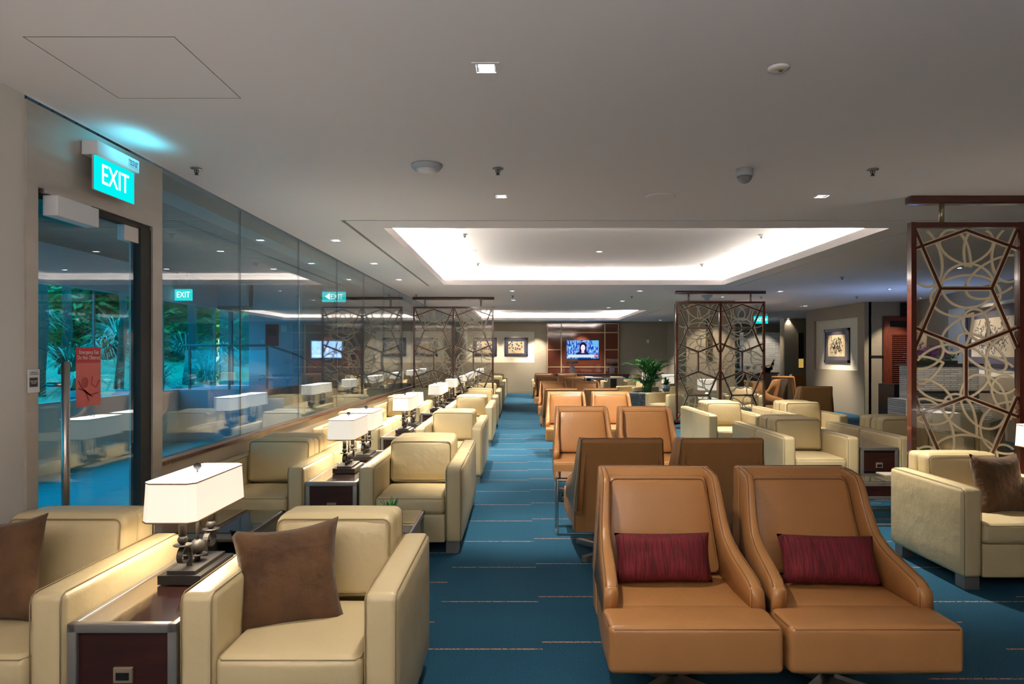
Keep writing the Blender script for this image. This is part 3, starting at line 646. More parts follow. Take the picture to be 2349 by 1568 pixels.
# tan swivel chairs
def make_tan():
    t = thing('swivel_chair', 'x', 'chair'); L = lambda a, b, k: a+(b-a)*k
    def xo(y, z): return .328 - .024*max(0, (y-.2))/.6 - .036*max(0, (z-.4))/.467
    tap = lambda x, y, z: (x*(1-.09*max(0, y-.2)/.55), y, z + (.01*(.3-y) if z > .3 else 0))
    s = MB(); s.rbox((0, .115, .312), (.656, .235, .176), .022, puff=(0, .006, .010), n=6, fn=tap)
    s.rbox((0, .42, .311), (.652, .58, .174), .010, puff=(0, 0, .007), n=4, fn=tap)
    s.tube([tap(*p) for p in ((-.325, .16, .391), (-.323, .03, .3935), (-.307, .001, .3895), (.307, .001, .3895), (.323, .03, .3935), (.325, .16, .391))], .003, 6, mi=1)
    s.build('seat', ['tan', 'tan_seam'], t)
    prof = [(.205, .486), (.225, .502), (.28, .520), (.35, .540), (.42, .560), (.48, .582), (.53, .614), (.565, .658), (.592, .712), (.615, .768), (.638, .822), (.665, .853), (.74, .865), (.845, .868)]
    for sg in (-1, 1):
        a = MB(); th = .058; vs, fs = [], []; n = 8
        for (y, zt) in prof:
            zb = .375 if y < .6 else .375; o = xo(y, zt); ob = xo(y, zb)
            th = .058-.022*max(0, min(1, (y-.4)/.3)); ring_ = [(o-.000, zt-.018), (o-.006, zt-.005), (o-.018, zt), (o-th+.014, zt), (o-th+.004, zt-.005), (o-th, zt-.018), (ob-th, zb), (ob, zb)]
            vs += [(sg*x, y, z) for x, z in ring_]
        m_ = len(prof)
        for i in range(m_-1):
            for k_ in range(n): fs.append((i*n+k_, i*n+(k_+1) % n, (i+1)*n+(k_+1) % n, (i+1)*n+k_))
        fs += [tuple(range(n)), tuple(range((m_-1)*n, m_*n))]
        a.add(vs, fs[:-2], 0, True)
        fr = [(x*1, .196 if 0 < i_ < 5 else .199, z) for i_, (x, y, z) in enumerate(vs[:n])]
        a.add(list(vs[:n])+[(x, .190, z-(.004 if z > .45 else 0)) for x, y, z in vs[:n]], [(i_, (i_+1) % n, n+(i_+1) % n, n+i_) for i_ in range(n)] + [tuple(range(n, 2*n))], 0, True)
        for off in (.007, 1): a.tube([(sg*(xo(y, zt)-(off if off < 1 else .051-.022*max(0, min(1, (y-.4)/.3)))), y, zt-.002) for (y, zt) in prof], .0024, 5, mi=1)
        th = .058; a.tube([(sg*(xo(.2, .49)-th+.006), .190, .39), (sg*(xo(.2, .49)-th+.006), .190, .478)], .002, 5, mi=1)
        a.build('arm', ['tan', 'tan_seam'], t)
    b = MB(); vs, fs = [], []; zs_ = [.225, .30, .40, .50, .60, .70, .78, .84, .862, .868]
    for z in zs_:
        k = (z-.225)/.643; yf, yr = L(.60, .79, k), L(.735, .862, k); rr_ = .014 if z > .85 else 0; o = xo(.72, z) - (.004 if z > .865 else 0)
        vs += [(-o, yf+rr_, z), (o, yf+rr_, z), (o, yr-.02, z), (o-.014, yr-rr_, z), (-o+.014, yr-rr_, z), (-o, yr-.02, z)]
    n = 6
    for i in range(len(zs_)-1):
        for k in range(n): fs.append((i*n+k, i*n+(k+1) % n, (i+1)*n+(k+1) % n, (i+1)*n+k))
    fs += [tuple(range(n)), tuple(range(len(vs)-n, len(vs)))]
    b.add(vs, fs, 0, False)
    for sg in (-1, 1): b.tube([(sg*(xo(.72, z)-.004), L(.735, .862, (z-.225)/.643)-.006, z) for z in zs_[:-1]], .0024, 5, mi=1)
    b.tube([(-.262, .842, .869), (.262, .842, .869)], .0028, 5, mi=1)
    b.build('back_shell', ['tan', 'tan_seam'], t)
    mp = lambda x, y, z: (x*L(.276, .234, (z+.22)/.44)/.25, L(.602, .782, (z+.62-.225)/.643)-.016+y, z+.62)
    c = MB(); c.rbox((0, 0, 0), (.5, .06, .43), .026, puff=(0, .014, .0), n=7, fn=mp)
    c.tube([mp(*p) for p in loop_rect(0, 0, .240, .205, .03, -.029)], .0032, 6, True, 1); c.build('back_cushion', ['tan', 'tan_seam'], t)
    g = MB(); g.tube([(0, .42, .03), (0, .42, .225)], .03, 12); g.build('column', 'steel', t)
    g = MB()
    for a in (PI/4, -PI/4):
        dx, dy = math.cos(a), math.sin(a)
        g.prism([(-.33*dx-.02*dy, .42-.33*dy+.02*dx), (.33*dx-.02*dy, .42+.33*dy+.02*dx), (.33*dx+.02*dy, .42+.33*dy-.02*dx), (-.33*dx+.02*dy, .42-.33*dy-.02*dx)], 'z', 0, .035)
    g.build('cross_base', 'pewter', t); return t
tan = Proto(make_tan())
TR = [('front', .665, 1.341, 2.55, 1), ('second', .68, 1.34, 5.34, 0), ('third', .66, 1.32, 6.45, 1), ('fourth', .70, 1.36, 9.40, 1), ('fifth', .70, 1.36, 12.12, 0),
      ('sixth', .71, 1.39, 13.45, 1), ('seventh', .70, 1.40, 16.3, 1), ('eighth', .74, 1.44, 19.55, 1)]
for nm, xa, xb, y, f in TR:
    for x, sd in ((xa, 'aisle side'), (xb, 'right')):
        ex = ' with burgundy pillow' if nm == 'front' else ''
        tan.put('tan swivel chair%s, %s of the %s centre pair, %s' % (ex, sd, nm, 'facing the camera' if f else 'seen from behind'), (x, y, 0), 0 if f else PI, 'tan swivel chairs in the centre')
for x, y, a, lb in ((5.2, 12.75, PI, 'swivel chair with its brown leather back to the camera, beside the picture wall'),
                    (7.2, 18.4, PI*.85, 'tan swivel chair far back near the bar seen from behind'),
                    (5.75, 14.6, PI/2, 'tan swivel chair in profile just right of the middle screen'),
                    (6.1, 17.6, PI/2, 'tan swivel chair in profile in front of the bar counter'),
                    (5.35, 16.0, -PI*.7, 'tan swivel chair seen through the right half of the middle screen'),
                    (8.1, 20.4, PI, 'darker tan swivel chair half hidden at the end of the bar')):
    tan.put(lb, (x, y, 0), a)
# pillows
def pillow(wd, ht, th, n=16, ear=.14, seam=True):
    mb = MB(); vs = {}; V = []; Fs = []
    def pos(i, j, sg):
        u, v = -1+2*i/n, -1+2*j/n
        x = u*wd/2*(1-ear*(1-v*v)*abs(u)**1.5); z = v*ht/2*(1-ear*(1-u*u)*abs(v)**1.5)
        f = ((1-u**4)*(1-v**4))**.55; wr = 1+.10*noise.noise(Vector((u*2.2, v*2.2, sg*3+wd*10)))
        return (x, sg*th/2*f*wr, z)
    for sg in (-1, 1):
        for i in range(n+1):
            for j in range(n+1):
                edge = i in (0, n) or j in (0, n)
                k = (i, j, 0 if edge else sg)
                if k not in vs: vs[k] = len(V); V.append(pos(i, j, sg))
    for sg in (-1, 1):
        g = lambda i, j: vs[(i, j, 0 if i in (0, n) or j in (0, n) else sg)]
        for i in range(n):
            for j in range(n): Fs.append((g(i, j), g(i+1, j), g(i+1, j+1), g(i, j+1)))
    mb.add(V, Fs, 0, True); return mb
bp_ = pillow(.405, .405, .13).build('throw_pillow', 'velvet'); tag(bp_, 'x', 'pillow'); bpp = Proto(bp_)
def put_pillow(pr, lb, loc, rx, ry, rz, grp): o = pr.put(lb, loc, 0, grp); o.rotation_euler = (rx, ry, rz); return o
put_pillow(bpp, 'square brown velvet pillow leaning on the aisle side armchair of the nearest row', (-.888, 2.63, .565), -.22, -.07, .27, 'brown velvet pillows')
put_pillow(bpp, 'square brown velvet pillow cut by the left edge on the glazing side armchair', (-2.015, 2.62, .59), -.25, -.10, -.06, 'brown velvet pillows')
put_pillow(bpp, 'square brown velvet pillow on the armchair before the nearest screen', (3.12, 4.44, .575), -.22, .03, .28, 'brown velvet pillows')
rp_ = pillow(.43, .215, .12, ear=.05).build('lumbar_pillow', 'red'); tag(rp_, 'x', 'pillow'); rpp = Proto(rp_)
put_pillow(rpp, 'burgundy woven lumbar pillow on the aisle side chair of the front pair', (.645, 3.05, .515), -.28, .0, .02, 'burgundy lumbar pillows')
put_pillow(rpp, 'burgundy woven lumbar pillow on the right chair of the front pair', (1.375, 3.03, .512), -.46, .02, -.02, 'burgundy lumbar pillows')
# coffee tables
def coffee(name, lb, cx, cy, sx, sy, h, group=None):
    t = thing(name, lb, 'coffee table', (cx, cy, 0), 0, group)
    MB().box(-sx/2+.012, sx/2-.012, -sy/2+.012, sy/2-.012, h-.012, h).build('glass_top', 'glass_table', t)
    q = .014
    for z, nm_ in ((h-.035, 'top_frame'), (.004, 'foot_frame')):
        f = MB()
        for a in ((-sx/2, sx/2, -sy/2, -sy/2+2*q), (-sx/2, sx/2, sy/2-2*q, sy/2), (-sx/2, -sx/2+2*q, -sy/2, sy/2), (sx/2-2*q, sx/2, -sy/2, sy/2)):
            f.box(*a, z, z+(.03 if z > .1 else .014))
        f.build(nm_, 'pewter', t)
    for x in (-sx/2+q, sx/2-q):
        for y in (-sy/2+q, sy/2-q): MB().box(x-.01, x+.01, y-.01, y+.01, .01, h-.03).build('leg', 'pewter', t)
    return t
coffee('coffee_table', 'smoked glass coffee table behind the nearest aisle side armchair with a small plant', -.95, 4.20, .66, .60, .40)
coffee('coffee_table', 'smoked glass coffee table behind the nearest glazing side armchair', -1.87, 4.20, .66, .60, .40)
coffee('coffee_table', 'smoked glass coffee table before the boxed wood table on the right', 3.35, 5.95, 1.25, .62, .37)
coffee('coffee_table', 'smoked glass coffee table between the right hand armchair rows', 3.45, 8.75, .8, .5, .40)
t = thing('side_table', 'narrow chrome side table at the aisle beside the second pair of tan chairs', 'side table', (.46, 5.50, 0))
MB().box(-.16, .16, -.14, .14, .445, .455).build('glass_top', 'glass_table', t)
for y_ in (-.13, .13): MB().tube([(.2, y_, .01), (-.155, y_, .01), (-.155, y_, .436), (.155, y_, .436)], .009, 8).build('side_frame', 'chrome', t)
MB().tube([(-.155, -.13, .01), (-.155, .13, .01)], .009, 8).build('foot_rail', 'chrome', t)
m_ = thing('magazine', 'open pale brochure lying on the right hand coffee table', 'brochure', (3.28, 6.0, .37)); MB().box(-.10, .10, -.08, .08, 0, .006).build('pages', P('brochure', (.45, .40, .32), .5), m_)
# little plants
def sprout(name, lb, loc, n, L, w_, sd, mat, pot=None, cat='plant'):
    t = thing(name, lb, cat, loc); rr = random.Random(sd); mb = MB(); zb = pot[1] if pot else 0
    for i in range(n):
        a = rr.random()*6.28; up = .25+.75*rr.random(); ln = L*(.7+.4*rr.random()); d = Vector((math.cos(a), math.sin(a), 0)); sd_ = Vector((-d.y, d.x, 0)); vs = []
        for j in range(6):
            k = j/5; p_ = d*ln*k*(1.05-up*.7) + Vector((0, 0, zb+ln*(up*k*1.1-.35*k*k*(1-up)))); wj = w_*math.sin(PI*min(1, .12+.88*k))**.8*(1 if k < 1 else .02)
            vs += [p_-sd_*wj, p_, p_+sd_*wj + Vector((0, 0, .0))]; vs[-2] = p_ - Vector((0, 0, wj*.35))
        mb.add(vs, [(3*j+q, 3*j+q+1, 3*j+q+4, 3*j+q+3) for j in range(5) for q in (0, 1)], 0, True)
    mb.build('leaves', mat, t)
    if pot: MB().lathe([(.001, 0), (pot[0]*.8, 0), (pot[0], pot[1]), (pot[0]*.88, pot[1]), (pot[0]*.8, pot[1]*.8), (.001, pot[1]*.8)], n=18).build('pot', 'white_plastic', t)
    return t
sprout('potted_plant', 'small green leafy plant in a white cup on the coffee table behind the nearest row', (-.755, 4.0, .40), 24, .12, .014, 3, 'green', (.035, .07))
# palm
t = thing('potted_palm', 'bushy parlour palm in a grey stone planter behind the tan chairs', 'plant', (3.0, 15.8, 0))
MB().lathe([(.001, 0), (.25, 0), (.31, .52), (.31, .56), (.27, .56), (.26, .50), (.001, .50)], (-.13, 0, 0), 24).build('planter', P('mottled stone', (.11, .11, .11), .35, var=((.28, .28, .27), 22, (1, 1, 1))), t)
st, lf = MB(), MB(); rr = random.Random(12)
for i in range(64):
    a = rr.random()*6.28; b0 = Vector((-.06+rr.uniform(-.1, .1), rr.uniform(-.1, .1), .5)); ln = .40+.72*rr.random(); out = .05+.42*rr.random()**1.3; pts = []
    dx = .28 if i % 3 == 0 else 0
    for j in range(9):
        k = j/8; pts.append(b0+Vector((math.cos(a)*out*k*k - (.42*k*k if i % 5 == 0 else 0) + .18*k, math.sin(a)*out*k*k*.7, ln*(k*1.12-.38*k**3))))
    st.tube(pts, .005, 4)
    for j in range(5, 9):
        for q in range(4):
            for sg in (-1, 1):
                k = min(7.99, j-1+q/4); p_ = pts[int(k)].lerp(pts[min(8, int(k)+1)], k-int(k)); tdir = (pts[min(8, int(k)+1)]-pts[int(k)]).normalized()
                sd_ = tdir.cross(Vector((0, 0, 1))); sd_ = sd_.normalized() if sd_.length > .01 else Vector((1, 0, 0))
                tip = p_ + (sd_*sg*.8 + tdir*.7 + Vector((0, 0, -.15+.5*rr.random()-.25)))*(.08+.10*rr.random()); md = p_.lerp(tip, .45); nrm = (tip-p_).cross(Vector((.2, .3, 1))).normalized()*.010
                lf.add([p_, md-nrm, tip, md+nrm], [(0, 1, 2, 3)], 0, True)
st.build('stems', 'green_dark', t); lf.build('fronds', 'green_dark', t)
sprout('foliage_plant', 'low bright green foliage in front of the lit lamp left of the middle screen', (3.80, 17.56, .50), 40, .20, .03, 6, 'green', (.12, .14))
# ------------------------------------------------------------------ fretwork screens
def teardrop(cu, cv, L, w_, rot):
    pts = []
    for i in range(40):
        t_ = 2*PI*i/40; x = L*math.cos(t_)*.5; y = w_*math.sin(t_)*math.sin(t_/2)*.62
        pts.append((cu+x*math.cos(rot)-y*math.sin(rot), cv+x*math.sin(rot)+y*math.cos(rot)))
    return pts
def oval(cu, cv, a, b, rot):
    return [(cu+a*math.cos(t_)*math.cos(rot)-b*math.sin(t_)*math.sin(rot), cv+a*math.cos(t_)*math.sin(rot)+b*math.sin(t_)*math.cos(rot)) for t_ in [2*PI*i/44 for i in range(44)]]
PW, PZ0, PZ1 = .79, .16, 2.40
def fret(mirror):
    mb = MB(); H = PZ1-PZ0; curves = []
    # (kind, u, v, a, b, rot)   u across the panel, v downwards
    L = [('o', .52, .20, .20, .17, 0), ('o', .50, .235, .27, .16, .1), ('t', .42, .075, .34, .20, -.9), ('t', .60, .07, .32, .22, -2.1), ('o', .08, .10, .14, .24, .3), ('o', .95, .09, .15, .22, -.2),
         ('o', .80, .17, .26, .13, .5), ('t', .44, .36, .36, .20, .95), ('t', .62, .345, .30, .20, -1.1), 
         ('o', .03, .42, .20, .15, 0), ('o', .97, .43, .22, .15, .4), ('o', .36, .50, .30, .22, .1), ('t', .10, .485, .30, .22, .3), ('t', .83, .50, .34, .24, 2.2),
         ('t', .90, .585, .34, .22, -1.4), ('o', .12, .60, .22, .16, -.5), ('t', .47, .65, .38, .22, -.95), ('o', .68, .60, .17, .22, .5), ('o', .92, .69, .22, .20, .2),
         ('o', .16, .70, .16, .26, .4), ('o', .48, .79, .26, .17, 0), ('t', .30, .865, .36, .22, 1.0), ('t', .66, .86, .32, .22, -2.2), ('o', .08, .86, .15, .24, -.2),
         ('o', .93, .86, .14, .26, .3), ('o', .50, .95, .28, .13, .1), ('t', .20, .96, .30, .2, .4), ('o', .66, .43, .22, .10, -.6)]
    for kd, u, v, a, b, r in L:
        if mirror: u, r = 1-u, -r
        curves.append((teardrop if kd == 't' else oval)(u*PW, PZ1-v*H, a, b, r))
    def inside(p): return .012 < p[0] < PW-.012 and PZ0+.012 < p[1] < PZ1-.012
    for c in curves:
        n = len(c); ins = [inside(p) for p in c]
        if all(ins): mb.tube([(x, 0, z) for x, z in c], (.006, .0085), 4, True, flat=(0, 1, 0)); continue
        if not any(ins): continue
        s0 = next(i for i in range(n) if ins[i] and not ins[i-1]); run = []
        for k in range(n+1):
            i = (s0+k) % n
            if ins[i] and k < n: run.append(c[i])
            else:
                if len(run) > 1: mb.tube([(x, 0, z) for x, z in run], (.006, .0085), 4, False, flat=(0, 1, 0))
                run = []
    return mb
def lattice():
    mb = MB(); H = PZ1-PZ0
    seg = [((.5, .008), (0, .072)), ((.5, .008), (1, .072)), ((0, .005), (.25, .21)), ((1, .005), (.75, .21)), ((.25, .21), (.75, .21)), ((.25, .21), (0, .415)), ((.75, .21), (1, .415)),
           ((0, .345), (.5, .415)), ((1, .345), (.5, .415)), ((.5, .415), (.5, .583)), ((.5, .583), (0, .65)), ((.5, .583), (1, .65)), ((0, .583), (.25, .785)), ((1, .583), (.75, .785)),
           ((.25, .785), (.75, .785)), ((.25, .785), (0, .995)), ((.75, .785), (1, .995)), ((0, .925), (.5, .992)), ((1, .925), (.5, .992))]
    for (a, b) in seg: mb.tube([(a[0]*PW, 0, PZ1-a[1]*H), (b[0]*PW, 0, PZ1-b[1]*H)], (.013, .0095), 4, flat=(0, 1, 0))
    e = MB()
    for (a, b) in seg: e.tube([(a[0]*PW, 0, PZ1-a[1]*H), (b[0]*PW, 0, PZ1-b[1]*H)], (.006, .019), 4, flat=(0, 1, 0))
    return mb, e
def make_screen():
    t = thing('fretwork_screen', 'x', 'room divider'); W = .04+PW+.05+PW+.04
    f = MB()
    for x in (0, .04+PW+.005, W-.04): f.box(x, x+.04, -.03, .03, .12, 2.44)
    f.box(.04, W-.04, -.028, .028, 2.40, 2.438); f.box(.04, W-.04, -.028, .028, .12, .16); f.build('frame', 'screen_wood', t)
    la, ed = lattice(); l1 = la.build('lattice', 'screen_wood', t); l1.location = (.04, 0, 0)
    l2 = l1.copy(); C.objects.link(l2); l2.location = (.04+PW+.05, 0, 0)
    for i, x in enumerate((.04, .04+PW+.05)):
        fm = fret(i == 1); fm.v += [(0, 0, 0)]*0
        o = len(fm.v); fm.v += ed.v; fm.f += [[o+q for q in f_] for f_ in ed.f]; fm.m += ed.m; fm.s += ed.s
        g = fm.build('scroll_fretwork', 'scroll', t); g.location = (x, 0, 0)
        gl = MB().box(.002, PW-.002, -.003, .003, .16, 2.40).build('glass_panel', 'glass_screen', t); gl.location = (x, 0, 0)
    MB().rbox((W/2, 0, CEIL-.03), (W+.02, .09, .055), .006).build('ceiling_bar', 'screen_wood', t)
    MB().box(0, W, -.04, .04, 0, .03).build('floor_bar', 'screen_wood', t)
    for x in (.25, W-.27): MB().tube([(x, 0, 2.43), (x, 0, CEIL-.05)], .019, 14).build('hanging_post', 'stem', t)
    for x in (.25, W-.27): MB().tube([(x, 0, .02), (x, 0, .13)], .019, 12).build('foot_post', 'stem', t)
    return t
scr = Proto(make_screen())
scr.put('mahogany screen with scrolled fretwork nearest the camera at the right edge', (3.02, 5.28, 0))
scr.put('mahogany screen with scrolled fretwork standing right of centre before the pillar', (3.01, 13.1, 0))
scr.put('mahogany screen with scrolled fretwork on the left against the glazing', (-2.24, 14.5, 0))
# ------------------------------------------------------------------ far wall: media wall, screen, pictures
t = thing('media_wall', 'glossy mahogany panelled wall with pale metal strips around the television', 'wall panel', (0, FAR-.005, 0))
x0, x1, zt = 1.03, 3.72, 2.60
MB().box(x0, x1, -.08, 0, 0, zt).build('panels', 'gloss_wood', t)
g = MB(); vx = [x0+.03, 1.57, 3.18, x1-.04]
for x in vx: g.box(x-.018, x+.018, -.088, -.08, .0, zt-.02)
for z in (zt-.03, 2.235, .965): g.box(vx[0], vx[3], -.088, -.08, z-.015, z+.015)
g.box(vx[0], vx[1], -.088, -.08, 1.585, 1.615); g.box(vx[2], vx[3], -.088, -.08, 1.585, 1.615); g.build('metal_strips', 'brass', t)
tv = thing('television', 'wall mounted television showing a dark haired news presenter', 'television', (2.36, FAR-.10, 1.61))
hw, hh = .59, .335
MB().box(-hw-.015, hw+.015, 0, .03, -hh-.015, hh+.015).build('bezel', 'black', tv)
def flatp(name, poly, col, st, y, par=tv):
    mb = MB(); mb.add([(x, y, z) for x, z in poly], [tuple(range(len(poly)))]); return mb.build(name, E(name, col, st), par)
ell = lambda cx, cz, a, b, n=20: [(cx+a*math.cos(2*PI*i/n), cz+b*math.sin(2*PI*i/n)) for i in range(n)]
m, n_, l_, b_ = new_mat('city backdrop'); n_.clear(); out = n_.new('ShaderNodeOutputMaterial'); em = n_.new('ShaderNodeEmission'); tc = n_.new('ShaderNodeTexCoord')
vo = n_.new('ShaderNodeTexNoise'); vo.inputs['Scale'].default_value = 9; mp = n_.new('ShaderNodeMapping'); mp.inputs['Scale'].default_value = (2.2, 1, .9)
l_.new(tc.outputs['Object'], mp.inputs[0]); l_.new(mp.outputs[0], vo.inputs[0]); r = n_.new('ShaderNodeValToRGB')
r.color_ramp.elements[0].position = .42; r.color_ramp.elements[0].color = (.0, .06, .55, 1); r.color_ramp.elements[1].position = .62; r.color_ramp.elements[1].color = (.35, .65, 1, 1)
l_.new(vo.outputs[0], r.inputs[0]); l_.new(r.outputs[0], em.inputs[0]); em.inputs[1].default_value = .85; l_.new(em.outputs[0], out.inputs[0])
sm_ = MB().add([(-hw, -.001, -hh), (hw, -.001, -hh), (hw, -.001, hh), (-hw, -.001, hh)], [(0, 1, 2, 3)]).build('picture', m, tv)
flatp('sky_patch', [(.37, .12), (hw, .10), (hw, hh), (.37, hh)], (.15, .55, 1), .8, -.003)
flatp('hair', ell(.01, .09, .13, .185), (.015, .008, .03), 1, -.004); flatp('hair_fall', [(-.12, .08), (-.13, -.12), (.13, -.12), (.14, .08)], (.015, .008, .03), 1, -.0045)
flatp('suit', [(-.26, -.19), (-.22, -.12), (-.07, -.06), (.09, -.06), (.20, -.11), (.25, -.19)], (.01, .02, .12), 1, -.005)
flatp('neck', [(-.05, -.13), (.06, -.13), (.05, -.0), (-.04, -.0)], (.75, .52, .62), 1.1, -.006); flatp('face', ell(.01, .06, .082, .118), (.85, .62, .72), 1.2, -.007)
for x in (-.025, .045): flatp('eye', ell(x, .085, .014, .008, 10), (.08, .03, .06), 1, -.008)
flatp('mouth', ell(.01, .0, .025, .008, 10), (.45, .12, .2), 1, -.008)
flatp('banner', [(-.545, -.29), (.41, -.29), (.41, -.19), (-.545, -.19)], (.8, .93, 1), .85, -.009); flatp('logo_box', [(.43, -.28), (.55, -.28), (.55, -.19), (.43, -.19)], (.45, .01, .05), 1, -.009)
flatp('ticker', [(-.2, -.335), (.3, -.335), (.3, -.30), (-.2, -.30)], (.0, .08, .5), 1, -.008)
text('headline', 'CNN ON THE GROUND INSIDE EASTERN GHOUTA', .055, E('headline ink', (.1, .35, .7), .6), tv, (-.067, -.011, -.24), sx=.72)
text('logo_text', 'CNN', .06, E('logo white', (1, 1, 1), 1.4), tv, (.49, -.011, -.235), sx=.9)
t_l = lamp_data('AREA', 6, (.3, .5, 1), shape='RECTANGLE', size=1.1, size_y=.6); light(t_l, tv, (0, -.05, 0), (-PI/2, 0, 0), 'screen_glow')
def art_mosaic(seed):
    m, n, l, b = new_mat('mosaic print'); tc = n.new('ShaderNodeTexCoord'); v = n.new('ShaderNodeTexVoronoi'); v.inputs['Scale'].default_value = 11
    l.new(tc.outputs['Object'], v.inputs[0]); r = n.new('ShaderNodeValToRGB'); e = r.color_ramp.elements; e[0].position = .30; e[0].color = (.03, .05, .10, 1); e[1].position = .42; e[1].color = (.62, .48, .30, 1)
    l.new(v.outputs['Distance'], r.inputs[0]); l.new(r.outputs[0], b.inputs['Base Color']); return m
def picture(name, lb, w_, h_, mount, art, border=.05, mb_=.16, parent_loc=(0, 0, 0), rz=0, ins=None):
    t = thing(name, lb, 'picture', parent_loc, rz); f = MB()
    for a in ((-w_/2, w_/2, h_/2-border, h_/2), (-w_/2, w_/2, -h_/2, -h_/2+border), (-w_/2, -w_/2+border, -h_/2, h_/2), (w_/2-border, w_/2, -h_/2, h_/2)): f.box(a[0], a[1], -.03, .0, a[2], a[3])
    f.build('frame', 'frame', t); MB().box(-w_/2+border, w_/2-border, -.015, -.003, -h_/2+border, h_/2-border).build('mount', mount, t)
    ix, iz0, iz1 = ins if ins else (w_/2-mb_, -h_/2+mb_*.7, h_/2-mb_)
    MB().box(-ix, ix, -.019, -.015, iz0, iz1).build('print', art, t); return t, (ix, iz0, iz1)
def scribbles(t, ext, sd, n=60, mat='print', y=-.021):
    rr = random.Random(sd); mb = MB(); ix, z0, z1 = ext
    for i in range(n):
        cx = rr.gauss(0, ix*.38); cz = (z0+z1)/2+rr.gauss(-.02, (z1-z0)*.2); a = rr.random()*3.1
        if abs(cx) > ix*.8 or not z0*.8 < cz < z1*.85: continue
        L = .02+.05*rr.random(); pts = [(cx+L*(k-1.5)*math.cos(a)*.6+rr.uniform(-.012, .012), y, cz+L*(k-1.5)*math.sin(a)*.6+rr.uniform(-.012, .012)) for k in range(4)]
        mb.tube(pts, (.001, .004+.006*rr.random()), 4, flat=(0, 1, 0))
    mb.build('ink_strokes', mat, t)
ms = art_mosaic(1)
tp, ex = picture('framed_picture', 'framed print with a blue mount on the far wall right of the left screen', .87, .68, 'navy', ms, .05, .14, (-.095, FAR+.048, 1.71))
tp, ex = picture('framed_picture', 'framed print with a blue mount on the far wall seen through the left screen', .87, .68, 'navy', ms, .05, .14, (-1.255, FAR+.048, 1.71))
parch = P('parchment print', (.66, .55, .36), .7, var=((.55, .43, .26), 4, (1, 1, 1)))
grey_mount = P('grey mount', (.10, .09, .10), .6)
tp, ex = picture('framed_picture', 'framed ink drawing in the lit recess of the angled taupe wall', 1.36, .86, grey_mount, parch, .07, .2, (8.055, 17.28, 1.645), -PI/2, ins=(.46, -.27, .27))
scribbles(tp, ex, 3, 110)
q = on_slant(4.05, -.045)
tp, ex = picture('framed_picture', 'large framed ink drawing behind the nearest fretwork screen', 2.2, 1.08, grey_mount, parch, .08, .24, (q[0], q[1], 1.72), ang, ins=(.84, -.34, .34))
# the drawing hangs in the recess of the slanted wall and faces the room
scribbles(tp, ex, 8, 200)
# thermostat
tag(MB().rbox((4.78, FAR-.012, 1.91), (.09, .02, .12), .004).build('wall_control', 'white_plastic'), 'small pale wall control on the far taupe wall', 'switch')
# console, white table, drum lamps
t = thing('console_table', 'low dark console in front of the media wall', 'console table', (2.55, 23.9, 0)); MB().box(-1.3, 1.3, -.22, .22, .68, .75).build('table_top', 'wood', t)
for x in (-1.2, 1.2): MB().box(x-.06, x+.06, -.2, .2, 0, .68).build('leg', 'wood', t)
def drum():
    t = thing('drum_lamp', 'x', 'lamp')
    MB().lathe([(.20, .52), (.205, .36)], n=28).lathe([(.195, .36), (.19, .52)], n=28).lathe([(.0001, .519), (.20, .52)], n=28).build('lamp_shade', 'shade_brown', t)
    MB().rbox((0, 0, .14), (.17, .09, .27), .008).build('crystal_body', 'acrylic', t); MB().tube([(0, 0, .0), (0, 0, .40)], .012, 8).build('stem', 'chrome', t)
    return t
dp = Proto(drum()); dp.put('unlit brown drum lamp with a crystal base, left one before the television', (1.87, 23.85, .75)); dp.put('unlit brown drum lamp with a crystal base, right one below the panel edge', (3.26, 23.85, .75))
t = thing('high_table', 'long thin white topped table in front of the media wall', 'table', (2.46, 19.9, 0)); MB().rbox((0, 0, .745), (1.2, .7, .03), .01).build('table_top', 'table_white', t)
for x in (-.45, .3): MB().box(x-.09, x+.09, -.03, .03, 0, .73).build('leg', 'wood', t)
tag(MB().box(2.42, 2.65, 19.75, 19.9, .762, .785).build('remote_holder', 'black'), 'flat black box lying on the white topped table', 'box')
def glow_lamp():
    t = thing('glowing_lamp', 'x', 'lamp'); s = MB(); a, b_, z0, z1 = .17, .12, .17, .40
    s.box(-a, a, -b_, -b_+.004, z0, z1).box(-a, a, b_-.004, b_, z0, z1).box(-a, -a+.004, -b_, b_, z0, z1).box(a-.004, a, -b_, b_, z0, z1)
    s.build('lamp_shade', 'shade', t); MB().box(-a+.01, a-.01, -b_+.01, b_-.01, z1-.01, z1-.006).build('shade_top', 'shade_top', t)
    MB().ball((0, 0, .075), .05).tube([(0, 0, 0), (0, 0, .3)], .01, 8).lathe([(.001, 0), (.06, 0), (.06, .012), (.001, .012)]).build('ball_base', 'chrome', t)
    light(BULB, t, (0, 0, .28)); return t
gp = Proto(glow_lamp())
for x, y, lb in ((3.98, 14.45, 'small lit lamp with a chrome ball base seen through the middle screen'), (3.92, 17.8, 'small lit lamp left of the middle screen post behind green foliage'), (3.8, 20.0, 'small lit lamp shining through the palm stems')):
    gp.put(lb, (x, y, .50))
for x, y, lb in ((3.98, 14.60, 'low white topped side table under the lamp behind the middle screen'), (3.92, 17.8, 'low side table under the lamp beside the middle screen post'), (3.8, 20.0, 'low side table under the lamp behind the palm')):
    t = thing('low_table', lb, 'side table', (x, y, 0)); MB().box(-.2, .2, -.3, .3, .46, .50).build('table_top', 'table_white', t)
    for sx in (-.17, .17):
        for sy in (-.26, .26): MB().box(sx-.02, sx+.02, sy-.02, sy+.02, 0, .46).build('leg', 'wood', t)
